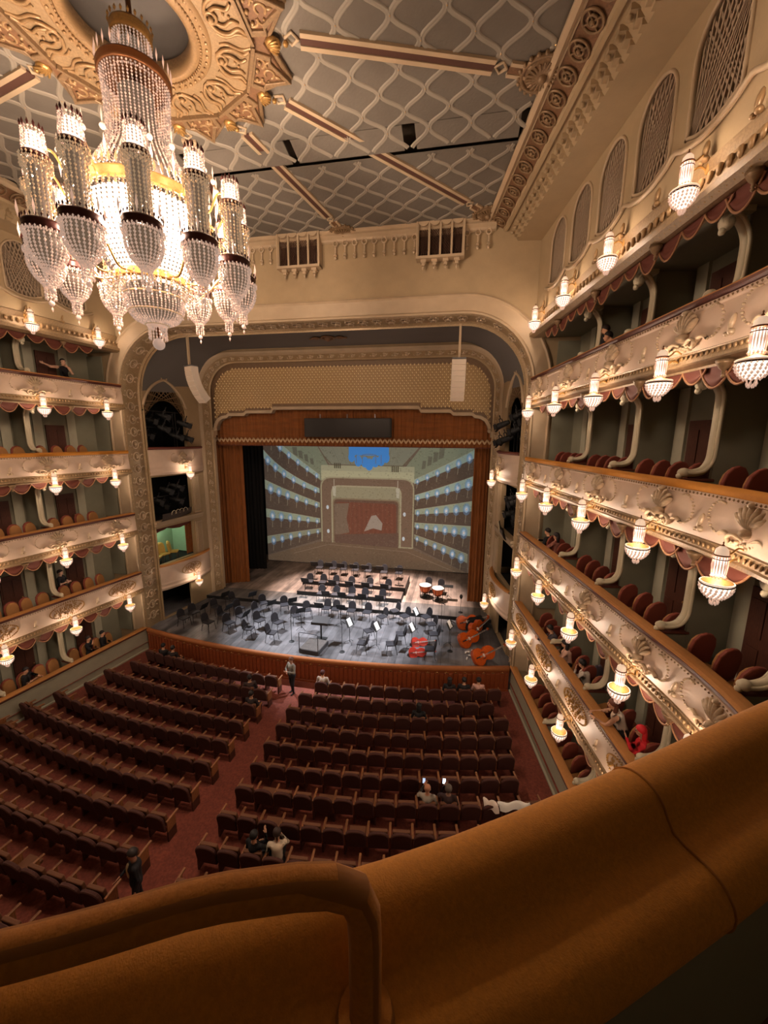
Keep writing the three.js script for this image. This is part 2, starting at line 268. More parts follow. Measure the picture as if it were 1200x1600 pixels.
TIER.forEach((h, k) => {
  const b = thing('balcony', tierLook[k], 'balcony'); balconies.push(b);
  const at = (prof) => prof.map(([o, y]) => [o, h + y]);
  if (k === 3) part(b, 'velvet_rail', sweep(UP_, at(RAIL), false), M.velvet);
  else { part(b, 'velvet_rail', sweep(UP_, at([[-0.02, -0.035], [-0.015, -0.008], [0.03, 0.012], [0.12, 0.02], [0.22, 0.012], [0.27, -0.008], [0.28, -0.05], [0.24, -0.1]])), M.rail); part(b, 'rail_trim', sweep(UP_, at([[-0.018, -0.03], [-0.03, -0.035], [-0.03, -0.075], [-0.01, -0.1], [0.02, -0.13]])), M.railtrim); }
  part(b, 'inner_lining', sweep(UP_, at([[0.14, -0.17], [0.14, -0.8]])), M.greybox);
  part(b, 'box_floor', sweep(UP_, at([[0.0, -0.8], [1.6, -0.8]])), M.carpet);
  if (k === 0) {
    part(b, 'parapet', sweep(UP_, at([[0.02, -0.13], [0.03, -0.2], [0.06, -0.22], [0.06, -1.12], [0.0, -1.14], [0.0, -1.22]])), M.greystrip);
    return;
  }
  part(b, 'parapet', sweep(UP_, at([[0.02, -0.13], [-0.01, -0.14], [-0.01, -0.2], [0.03, -0.22], [0.0, -0.45], [-0.03, -0.86]])), M.panel);
  part(b, 'gilded_moulding', sweep(UP_, at([[-0.03, -0.86], [-0.06, -0.875], [-0.05, -0.895], [-0.09, -1.0], [-0.14, -1.015], [-0.15, -1.06], [-0.11, -1.08], [0.05, -1.12], [0.05, -1.16]])), M.moulding);
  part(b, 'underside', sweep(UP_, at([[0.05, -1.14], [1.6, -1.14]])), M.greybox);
  const dz = part(b, 'dentil_row', dentils(h, -0.17, 0.024, 0.085, -0.012, 11), M.antique); dz.userData.kind = 'stuff';
  const eg = part(b, 'egg_moulding', dentils(h, -0.948, 0.034, 0.11, -0.08, 11, true), M.relief); eg.userData.kind = 'stuff';
});
// gallery band at the foot of the upper walls
const gallery = thing('gallery_band', 'gilded gallery band with lamps under the arched niches', 'balcony');
part(gallery, 'cornice_band', sweep(UP_, [[0.0, 14.12], [-0.08, 14.08], [-0.05, 13.9], [-0.12, 13.6], [-0.2, 13.55], [-0.2, 13.45], [-0.05, 13.38], [0.3, 13.38]]), M.moulding);
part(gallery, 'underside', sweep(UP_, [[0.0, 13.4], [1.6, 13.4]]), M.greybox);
{ const e = part(gallery, 'egg_moulding', dentils(13.76, 0, 0.075, 0.19, -0.1, 11, true), M.relief); e.userData.kind = 'stuff'; const f = part(gallery, 'bead_row', dentils(13.44, 0, 0.028, 0.14, -0.12, 11, true), M.gilt); f.userData.kind = 'stuff'; }

// ornaments, swags and drops along the straight flanks
const bays = (side) => side > 0 ? [[1.05, 3.5], [3.5, 5.9], [5.9, 8.3], [8.3, 10.2]] : [[1.05, 3.5], [3.5, 5.9], [5.9, 8.3]];
const nodes = (side) => side > 0 ? NODES : NODES.slice(0, 4);
for (let k = 1; k <= 5; k++) for (const side of [1, -1]) {
  const b = k < 5 ? balconies[k] : gallery, h = k < 5 ? TIER[k] : 14.5, ry = inward(side), yb = k < 5 ? h - 1.12 : 13.38;
  nodes(side).forEach((z) => {
    const [x, zz] = wallAt(side, z, 0.0);
    if (k < 5) part(b, 'cartouche', k === 1 ? G_fret : G_cart, k === 1 ? M.gilt : M.relief2, [x, h - 0.5, zz], ry);
    else part(b, 'crest', G_leaf, M.relief, [wallAt(side, z, -0.1)[0], 14.16, zz], ry);
  });
  bays(side).forEach(([z0, z1]) => {
    const n = 4;
    for (let i = 0; i < n; i++) { const z = lerp(z0, z1, (i + 0.5) / n), big = i === 1 || i === 2, [x, zz] = wallAt(side, z, 0.08); const s = part(b, 'swag', big ? G_swag : G_swag2, M.swag, [x, yb, zz], ry); part(s, 'fringe', big ? G_swagF : G_swag2F, M.fringe); }
    const zm = (z0 + z1) / 2, [x, zz] = wallAt(side, zm, -0.02); part(b, 'pendant_drop', G_drop, M.antique, [x, yb - 0.02, zz], ry);
    if (k < 5) { const [x2, z2] = wallAt(side, zm, 0.0); part(b, 'leaf_spray', G_leaf, M.relief2, [x2, h - 0.66, z2], ry); }
    else part(b, 'crest', G_leaf, M.relief, [wallAt(side, zm, -0.1)[0], 14.16, zz], ry);
  });
}

// scroll partitions between the boxes
function partitionProto(top) {
  const g = new THREE.Group(), t = top - 0.12;
  part(g, 'wall_panel', box(0.86, top + 0.8, 0.06, 1.19, (top - 0.8) / 2, 0), M.greybox);
  part(g, 'low_wall', box(0.66, 0.72, 0.05, 0.5, -0.42, 0), M.greybox);
  part(g, 'arm_cap', rbox(0.62, 0.05, 0.12, 0.02, 0.5, -0.03, 0), M.swag);
  const c = [[0.36, t - 0.12, 0], [0.33, t - 0.03, 0], [0.42, t + 0.05, 0], [0.56, t, 0], [0.68, t - 0.16, 0], [0.74, t - 0.34, 0], [0.74, 0.55, 0], [0.72, 0.32, 0], [0.62, 0.16, 0], [0.46, 0.1, 0], [0.3, 0.1, 0]];
  part(g, 'scroll_pillar', merge([tube(c, 0.075, 48, 6, false, 0.4), tube(c.map(([x, y]) => [x - 0.01, y, 0.075]), 0.035, 40, 5, false, 0.4), tube(c.map(([x, y]) => [x - 0.01, y, -0.075]), 0.035, 40, 5, false, 0.4)]), M.scroll);
  part(g, 'scroll_capital', merge([ball(0.11, 0.38, t - 0.08, 0, 8, 6, [1, 1, 1.1]), ball(0.06, 0.32, t - 0.2, 0, 6, 5), box(0.34, 0.1, 0.22, 0.56, t + 0.1, 0)]), M.scroll);
  part(g, 'scroll_foot', merge([ball(0.09, 0.28, 0.1, 0, 8, 6, [1.2, 1, 1.1]), ball(0.055, 0.2, 0.04, 0, 6, 5)]), M.scroll);
  return g;
}
const PP = partitionProto(1.86), PP4 = partitionProto(1.38);
const SIDE = (s) => s > 0 ? 'right' : 'left';
TIER.forEach((h, k) => { for (const side of [1, -1]) nodes(side).slice(1).forEach((z, i) => {
  const [x, zz] = wallAt(side, z, 0), o = (k === 4 ? PP4 : PP).clone(); o.name = numbered('box_partition'); o.position.set(x, h, zz); o.rotation.y = outwardRot(side);
  setData(o, `cream scroll pillar partition, ${SIDE(side)} ${TNAME[k]} tier, ${ORD[i + 1]} from the stage`, 'partition', 'scroll partitions between the boxes'); scene.add(o);
}); });
// doors and pilaster strips at the back of the boxes
let doorN = 0;
const G_door = merge([box(0.74, 1.9, 0.05), box(0.28, 0.7, 0.02, -0.18, 0.4, 0.035), box(0.28, 0.7, 0.02, 0.18, 0.4, 0.035), box(0.28, 0.6, 0.02, -0.18, -0.45, 0.035), box(0.28, 0.6, 0.02, 0.18, -0.45, 0.035)]);
const G_strip = box(0.34, 2.7, 0.07);
TIER.forEach((h, k) => { for (const side of [1, -1]) bays(side).forEach(([z0, z1], i) => {
  const zm = lerp(z0, z1, 0.4), [x, zz] = wallAt(side, zm, 1.55);
  const d = new THREE.Group(); d.name = 'door_' + (++doorN); d.position.set(x, h + 0.16, zz); d.rotation.y = inward(side); setData(d, `dark brown box door, ${SIDE(side)} ${TNAME[k]} tier, ${ORD[i + 1]} box from the stage`, 'door', 'doors at the back of the boxes', 'structure'); scene.add(d);
  part(d, 'leaf', G_door, M.door); part(d, 'handle', ball(0.03, 0.3, -0.05, 0.06, 6, 5), M.gilt);
  for (const f of [0.12, 0.66]) { const [xs, zs] = wallAt(side, lerp(z0, z1, f), 1.57); part(side > 0 ? wr : wl, 'pilaster_strip', G_strip, M.greystrip, [xs, h + 0.5, zs], inward(side)); }
}); });

// ---------------------------------------------------------------- upper side walls with blind arched niches
const WL = 20.2;
function nicheWall(side) {
  const y0 = 13.9, y1 = 16.75, sh = shapeOf([[0, y0], [WL, y0], [WL, y1], [0, y1]]), outlines = [];
  const n = 9, pitch = 1.62, z00 = 1.35;
  for (let i = 0; i < n; i++) {
    const c = z00 + 0.42 + i * pitch, hw = 0.58, top = 16.5, sp = top - hw, bot = 14.78, h = new THREE.Path(), pts = [];
    pts.push([c - hw, bot + 0.02]); for (let a = 180; a >= 0; a -= 15) pts.push([c + hw * Math.cos(a * PI / 180), sp + hw * Math.sin(a * PI / 180)]);
    for (let t = 0; t <= 8; t++) { const u = 1 - t / 8; pts.push([c - hw + 2 * hw * u, bot + 0.16 * (2 * u - 1) ** 2 - 0.1]); }
    pts.forEach((q, j) => j ? h.lineTo(...q) : h.moveTo(...q)); h.closePath(); sh.holes.push(h); outlines.push(pts);
  }
  const g = extrude(sh, 0.1, 0, 4), L = Math.hypot(1, SL);
  const place = (gg) => { // local x along z, y up, local z -> outward
    return placeBy(new THREE.Matrix4().makeBasis(V(side * SL / L, 0, 1 / L), V(0, 1, 0), V(side / L, 0, -SL / L)).setPosition(side * HW, 0, 0))(clean(gg, true));
  };
  const w = structGroup(side > 0 ? 'wall_right_upper' : 'wall_left_upper', `cream upper ${SIDE(side)} wall pierced by blind arched niches`, 'wall');
  part(w, 'wall_face', place(g), M.wall);
  part(w, 'wavy_coping', place(merge([0].map(() => { const p = []; for (let i = 0; i <= 9 * 8; i++) { const u = (i % 8) / 8, x = z00 + 0.42 - pitch / 2 + i / 8 * pitch; p.push([x, 14.56 + 0.2 * (2 * u - 1) ** 2, -0.05]); } return tube(p, 0.05, 200, 5); }))), M.cream);
  for (const o of outlines) {
    part(w, 'niche_frame', place(tube(o.map((q) => [q[0], q[1], -0.01]), 0.035, 50, 5, true, 0.2)), M.cream);
    const cx = (o[0][0] + o[13][0]) / 2, li = [];
    part(w, 'niche_back', place(box(1.26, 1.95, 0.04, cx, 15.58, 0.55)), M.inlayniche);
    for (let a = -10; a <= 10; a++) for (const s of [-1, 1]) li.push(tf(new THREE.BoxGeometry(0.062, 2.6, 0.06), { p: [cx + a * 0.15, 15.58, 0.075 + 0.006 * s], r: [0, 0, s * 0.6] }));
    if (side < 0 || true) { const gl = merge(li.map((q) => clean(q))); clipX(gl, cx - 0.6, cx + 0.6, 14.6, 16.5); part(w, 'niche_lattice', place(gl), M.lattice); }
  }
  return w;
}
function clipX(g, a, b, c, d) { const p = g.attributes.position; for (let i = 0; i < p.count; i++) { p.setX(i, clamp(p.getX(i), a, b)); p.setY(i, clamp(p.getY(i), c, d)); } }
nicheWall(1); nicheWall(-1);
// cove and cornice along the side walls
const CP = [], CPL = []; for (let z = 0; z <= 20; z += 1) { CP.push({ x: 7.1 + 0.145 * z, z, nx: 1, nz: 0 }); CPL.push({ x: -7.1 - 0.145 * z, z, nx: -1, nz: 0 }); }
for (const side of [1, -1]) {
  const path = side > 0 ? CP : CPL, c = structGroup('trim_' + (side > 0 ? 1 : 2), `carved ceiling cornice with ring rosettes above the ${SIDE(side)} niches`, 'cornice');
  part(c, 'inner_moulding', sweep(path, [[-0.06, 17.48], [-0.08, 17.36], [0.02, 17.3], [0.1, 17.36], [0.14, 17.33]]), M.cream);
  part(c, 'frieze', sweep(path, [[0.1, 17.38], [0.58, 17.13]]), M.inlay2);
  part(c, 'outer_moulding', sweep(path, [[0.54, 17.17], [0.58, 17.06], [0.68, 17.04], [0.72, 17.1], [0.9, 16.98], [1.08, 16.72], [1.9, 16.68]]), M.wall);
  for (let i = 0; i < 26; i++) { const z = 0.35 + i * 0.56, x = side * (7.1 + 0.145 * z + 0.34); const r = part(c, 'ring_rosette', G_rosette(), M.antique, [x, 17.225, z]); r.rotation.set(0, 0, side * -0.48); }
  for (let i = 0; i < 42; i++) { const z = 0.2 + i * 0.36, x = side * (7.1 + 0.145 * z + 0.92); part(c, 'corbel', G_corbel(), M.wall, [x, 16.92, z], side > 0 ? 0 : PI); }
}
function G_rosette() { return G_rosette.g ??= merge([tf(torus(0.21, 0.028, 0, 0, 0, 18, 5), { r: [PI / 2, 0, 0] }), tf(torus(0.1, 0.03, 0, 0, 0, 10, 4), { r: [PI / 2, 0, 0] }), ball(0.05, 0, -0.02, 0, 6, 4), ...[0, 1, 2, 3].map((i) => box(0.03, 0.03, 0.2, 0.11 * Math.cos(i * PI / 2 + 0.78), 0, 0.11 * Math.sin(i * PI / 2 + 0.78), -i * PI / 2 + 0.78))]); }
function G_corbel() { return G_corbel.g ??= merge([box(0.3, 0.1, 0.24, 0.02, 0.06, 0), box(0.22, 0.12, 0.2, 0.1, -0.05, 0), box(0.12, 0.1, 0.16, 0.14, -0.15, 0), ball(0.06, -0.1, -0.01, 0, 6, 4)]); }

// ---------------------------------------------------------------- sconces
function crystalRing(n, r, y, size, sy = 1.4) { const l = []; for (let i = 0; i < n; i++) { const a = i / n * 2 * PI; l.push(tf(new THREE.OctahedronGeometry(size), { p: [r * Math.cos(a), y, r * Math.sin(a)], s: [1, sy, 1], r: [0, -a, 0] })); } return l; }
function sconceProto() {
  const g = new THREE.Group(), z = 0.34;
  part(g, 'bracket', merge([tube([[0, -0.72, 0.02], [0, -0.66, 0.14], [0, -0.74, 0.26], [0, -0.93, z]], 0.018, 16, 5), tube([[0, -0.55, 0.02], [0, -0.5, 0.12], [0, -0.58, 0.22], [0, -0.62, z]], 0.014, 12, 5), ball(0.06, 0, -0.68, 0.02, 8, 6, [1, 1.6, 0.6])]), M.gilt);
  part(g, 'finial', lathe([[0.001, 0.07], [0.012, 0.05], [0.006, 0.03], [0.022, 0.01], [0.01, 0]], 8, 0, -0.47, z), M.bronze);
  part(g, 'glass_dome', lathe([[0.001, 0.12], [0.04, 0.11], [0.075, 0.07], [0.085, 0.0]], 14, 0, -0.59, z), M.dome);
  part(g, 'collar', merge([torus(0.088, 0.014, 0, -0.6, z, 16, 5, [PI / 2, 0, 0])]), M.bronze);
  const c = part(g, 'lamp_cylinder', lathe([[0.001, -0.9], [0.066, -0.9], [0.07, -0.62], [0.001, -0.62]], 14, 0, 0, z), M.corelamp);
  const rods = []; for (let i = 0; i < 16; i++) { const a = i / 16 * 2 * PI; rods.push(tf(new THREE.OctahedronGeometry(0.016), { p: [0.085 * Math.cos(a), -0.75, z + 0.085 * Math.sin(a)], s: [1, 9.5, 1] })); }
  part(c, 'crystal_rods', merge([...rods, ...crystalRing(16, 0.088, -0.63, 0.016).map((q) => tf(q, { p: [0, 0, z] })), ...crystalRing(12, 0.08, -0.91, 0.018, 1.8).map((q) => tf(q, { p: [0, 0, z] }))]), M.crystal);
  part(g, 'canopy_disc', lathe([[0.02, 0.05], [0.06, 0.025], [0.185, -0.015], [0.19, -0.03], [0.15, -0.03]], 18, 0, -0.97, z), M.gilt);
  part(g, 'dark_band', torus(0.196, 0.012, 0, -1.028, z, 20, 5, [PI / 2, 0, 0]), M.darkring); part(g, 'dark_band', torus(0.092, 0.008, 0, -0.655, z, 14, 4, [PI / 2, 0, 0]), M.darkring);
  part(g, 'bowl_rim', merge([torus(0.195, 0.013, 0, -1.0, z, 20, 5, [PI / 2, 0, 0]), ...crystalRing(22, 0.198, -1.045, 0.014).map((q) => tf(q, { p: [0, 0, z] }))]), M.dome);
  const bl = part(g, 'lamp_bowl', lathe([[0.17, -1.03], [0.175, -1.09], [0.14, -1.17], [0.07, -1.23], [0.001, -1.235]], 16, 0, 0, z), M.corelamp);
  const bd = []; for (const [r, y, n] of [[0.19, -1.085, 20], [0.175, -1.125, 19], [0.15, -1.165, 16], [0.12, -1.2, 13], [0.085, -1.23, 10]]) bd.push(...crystalRing(n, r, y, 0.021).map((q) => tf(q, { p: [0, 0, z] })));
  part(bl, 'crystal_drops', merge([...bd, ...crystalRing(7, 0.05, -1.29, 0.016, 3).map((q) => tf(q, { p: [0, 0, z] })), ...crystalRing(6, 0.03, -1.32, 0.015, 2.2).map((q) => tf(q, { p: [0, 0, z] }))]), M.crystal);
  return g;
}
const SC = sconceProto();
function sconce(pos, ry, label, cd = SCONCE) {
  const o = SC.clone(); o.name = numbered('crystal_sconce'); o.position.set(...pos); o.rotation.y = ry; setData(o, label, 'wall lamp', 'crystal wall lamps along the balconies'); scene.add(o);
  pointLight(pos[0] + 0.34 * Math.sin(ry), pos[1] - 0.76, pos[2] + 0.34 * Math.cos(ry), cd, 0.07);
}
for (let k = 1; k <= 5; k++) for (const side of [1, -1]) nodes(side).forEach((z, i) => {
  const y = k < 5 ? TIER[k] - 0.3 : 14.66, [x, zz] = wallAt(side, z, -0.03);
  sconce([x, y, zz], inward(side), `crystal lamp on the ${SIDE(side)} ${k < 5 ? TNAME[k] + ' tier parapet' : 'gallery band'}, ${ORD[i + 1]} from the stage`);
});

// box chairs
function boxChair() {
  const g = new THREE.Group(), s = new THREE.Shape(); s.moveTo(-0.23, 0); s.lineTo(-0.25, 0.34); s.bezierCurveTo(-0.25, 0.7, 0.25, 0.7, 0.25, 0.34); s.lineTo(0.23, 0); s.closePath();
  const gb = extrude(s, 0.04, 0.012, 6); tf(gb, { p: [0, 0.46, 0.2], r: [0.14, 0, 0] });
  const s2 = new THREE.Shape(); s2.moveTo(-0.2, 0.04); s2.lineTo(-0.21, 0.34); s2.bezierCurveTo(-0.21, 0.64, 0.21, 0.64, 0.21, 0.34); s2.lineTo(0.2, 0.04); s2.closePath();
  const gp = extrude(s2, 0.03, 0.015, 6); tf(gp, { p: [0, 0.46, 0.15], r: [0.14, 0, 0] });
  part(g, 'backrest', gb, M.boxback); part(g, 'back_cushion', gp, M.boxpad);
  part(g, 'seat', rbox(0.46, 0.09, 0.44, 0.03, 0, 0.44, 0), M.boxpad);
  for (const x of [-0.19, 0.19]) for (const z of [-0.17, 0.18]) part(g, 'leg', cyl(0.018, 0.014, 0.4, x, 0.2, z, 6), M.door);
  return g;
}
const BC = boxChair();
for (let k = 0; k < 4; k++) for (const side of [1, -1]) bays(side).forEach(([z0, z1], i) => {
  const nc = z1 - z0 < 2 ? 3 : 4; for (let j = 0; j < nc; j++) {
    const z = lerp(z0, z1, (j + 0.62) / (nc + 0.6)), [x, zz] = wallAt(side, z, 0.62 + 0.06 * (rnd() - 0.5)), o = BC.clone(); o.name = numbered('box_chair'); o.position.set(x, TIER[k] - 0.8, zz); o.rotation.y = (side > 0 ? 0.4 : -1.45) + 0.25 * (rnd() - 0.5);
    setData(o, `round-backed red chair, ${SIDE(side)} ${TNAME[k]} tier, ${ORD[i + 1]} box, ${ORD[j + 1]} from the stage`, 'chair', 'chairs in the boxes'); scene.add(o);
  }
});
// ================================================================ CEILING
const CC = [-0.05, 8.4], CY = 17.45, flapZ0 = 4.2, flapZ1 = 4.93, flaps = [[-7.4, -4.9], [-4.6, -1.7], [-1.4, 1.42], [1.62, 4.62], [4.95, 7.55]];
const halfW = (z) => 7.1 + 0.145 * z;
const ceilY = (x, z) => (z > flapZ0 && z < flapZ1 ? CY - 0.14 * (flapZ1 - z) / (flapZ1 - flapZ0) : CY);
{
  const c = structGroup('ceiling', 'grey plaster ceiling with an ogee lattice of raised ribs', 'ceiling');
  // slabs either side of the lighting slot; the hole of the rosette in the larger one
  const flat = (pts, hole, th = 0.12) => { const s = shapeOf(pts); if (hole) { const h = new THREE.Path(); h.absarc(CC[0], CC[1], 1.08, 0, 2 * PI, true); s.holes.push(h); } const g = new THREE.ExtrudeGeometry(s, { depth: th, bevelEnabled: false, curveSegments: 40 }); g.rotateX(PI / 2); g.translate(0, CY + th, 0); return metres(clean(g)); };
  const W2 = (z) => halfW(z) + 0.1;
  part(c, 'front_slab', flat([[-W2(-0.2), -0.2], [W2(-0.2), -0.2], [W2(4.2), 3.86], [-W2(4.2), 3.86]], false, 0.015), M.ceiling);
  part(c, 'main_slab', flat([[-W2(flapZ1), flapZ1], [W2(flapZ1), flapZ1], [W2(20), 20], [-W2(20), 20]], true), M.ceiling);
  for (const [a, b] of flaps) { const g = box(b - a, 0.04, flapZ1 - flapZ0 - 0.03, 0, 0.02, 0); part(c, 'hinged_panel', g, M.ceiling, [(a + b) / 2, CY - 0.07, (flapZ0 + flapZ1) / 2]).rotation.x = -Math.atan(0.14 / 0.73); }
  part(c, 'attic_roof', box(22, 0.1, 21, 0, 18.6, 9.9), M.void);
  // wavy ribs
  const w = 0.53, L = 1.12, inside = (x, z) => Math.abs(x) < halfW(z) - 0.02 && z > 0.02 && (z < 3.84 || z > 4.22) && Math.hypot(x - CC[0], z - CC[1]) > 2.55;
  for (let i = -22; i <= 22; i++) {
    const runs = []; let run = [];
    for (let z = 0; z <= 13.5; z += 0.086) { const x = (i + 0.5) * w + (i % 2 ? 1 : -1) * w * 0.46 * Math.sin(2 * PI * z / L); if (inside(x, z)) run.push([x, z]); else { if (run.length > 3) runs.push(run); run = []; } }
    if (run.length > 3) runs.push(run);
    for (const r of runs) part(c, 'ogee_rib', ribGeo(r, 0.062, 0.024), M.rib);
  }
  const st = []; for (let i = -22; i <= 22; i++) for (let j = 0; j < 15; j++) { const x = i * w, z = (j + (i % 2 ? 0.75 : 0.25)) * L; if (inside(x, z)) st.push(tf(new THREE.OctahedronGeometry(0.03), { p: [x, ceilY(x, z) - 0.005, z] })); }
  part(c, 'cell_studs', merge(st), M.gilt).userData.kind = 'stuff';
  // straight radial ribs with a dark inlay, a diamond link at each end and a shell at the wall
  for (let k = 0; k < 12; k++) {
    const a = (-18 + 30 * k) * PI / 180, dx = Math.cos(a), dz = Math.sin(a); let r1 = 3.2; while (r1 < 13) { const x = CC[0] + dx * r1, z = CC[1] + dz * r1; if (z < 0.12 || Math.abs(x) > halfW(z) - 0.1 || z > 14) break; r1 += 0.02; }
    const bar = (ra, rb, half, off, y, m, nm) => { const g = box(rb - ra, 0.06, half * 2, (ra + rb) / 2, 0, off); const o = part(c, nm, g, m, [CC[0], y, CC[1]]); o.rotation.y = -a; };
    const q0 = 3.15, q1 = r1 - 1.15; const cuts = [q0, q1];
    bar(cuts[0], cuts[1], 0.05, 0.13, CY - 0.03, M.cream, 'radial_rib'); bar(cuts[0], cuts[1], 0.05, -0.13, CY - 0.03, M.cream, 'radial_rib'); bar(cuts[0], cuts[1], 0.085, 0, CY - 0.012, M.inlay, 'rib_inlay');
    for (const r of [2.98, q1 + 0.16]) { const o = part(c, 'diamond_link', merge([torus(0.13, 0.035, 0, 0, 0, 4, 5, [PI / 2, 0, 0])]), M.cream, [CC[0] + dx * r, CY - 0.02, CC[1] + dz * r]); o.rotation.y = -a; }
    bar(q1 + 0.34, r1 - 0.35, 0.04, 0.13, CY - 0.03, M.cream, 'radial_rib'); bar(q1 + 0.34, r1 - 0.35, 0.04, -0.13, CY - 0.03, M.cream, 'radial_rib'); bar(q1 + 0.34, r1 - 0.35, 0.09, 0, CY - 0.012, M.inlay2, 'rib_inlay');
    if (CC[1] + dz * r1 < 12) part(c, 'shell_medallion', G_shell(), M.antique, [CC[0] + dx * (r1 - 0.05), CY - 0.02, CC[1] + dz * (r1 - 0.05)]).rotation.y = -a;
  }
}
function G_shell() { return G_shell.g ??= (() => { const l = [tf(lathe([[0.001, -0.1], [0.2, -0.09], [0.36, -0.04], [0.42, 0.02]], 24), {}), torus(0.44, 0.05, 0, -0.01, 0, 24, 6, [PI / 2, 0, 0]), ball(0.1, 0, -0.1, 0, 8, 6)]; for (let i = 0; i < 20; i++) { const a = i / 20 * 2 * PI; l.push(ball(0.05, 0.5 * Math.cos(a), -0.02, 0.5 * Math.sin(a), 6, 4), tf(ball(1, 0, 0, 0, 5, 4, [0.12, 0.03, 0.03]), { p: [0.25 * Math.cos(a), -0.08, 0.25 * Math.sin(a)], r: [0, -a, 0] })); } return merge(l); })(); }
function ribGeo(r, half, h) {
  const p = [], idx = [];
  r.forEach(([x, z], i) => { const a = r[Math.max(0, i - 1)], b = r[Math.min(r.length - 1, i + 1)]; let tx = b[0] - a[0], tz = b[1] - a[1]; const l = Math.hypot(tx, tz), nx = tz / l, nz = -tx / l, y = ceilY(x, z); for (const [o, d] of [[-half, 0.005], [-half * 0.7, -h], [-half * 0.25, -h * 0.55], [half * 0.25, -h * 0.55], [half * 0.7, -h], [half, 0.005]]) p.push(x + nx * o, y + d, z + nz * o); if (i) { const k = (i - 1) * 6; for (let j = 0; j < 5; j++) idx.push(k + j, k + j + 1, k + j + 6, k + j + 1, k + j + 7, k + j + 6); } });
  const g = new THREE.BufferGeometry(); g.setAttribute('position', new THREE.Float32BufferAttribute(p, 3)); g.setIndex(idx); g.computeVertexNormals(); return clean(g);
}

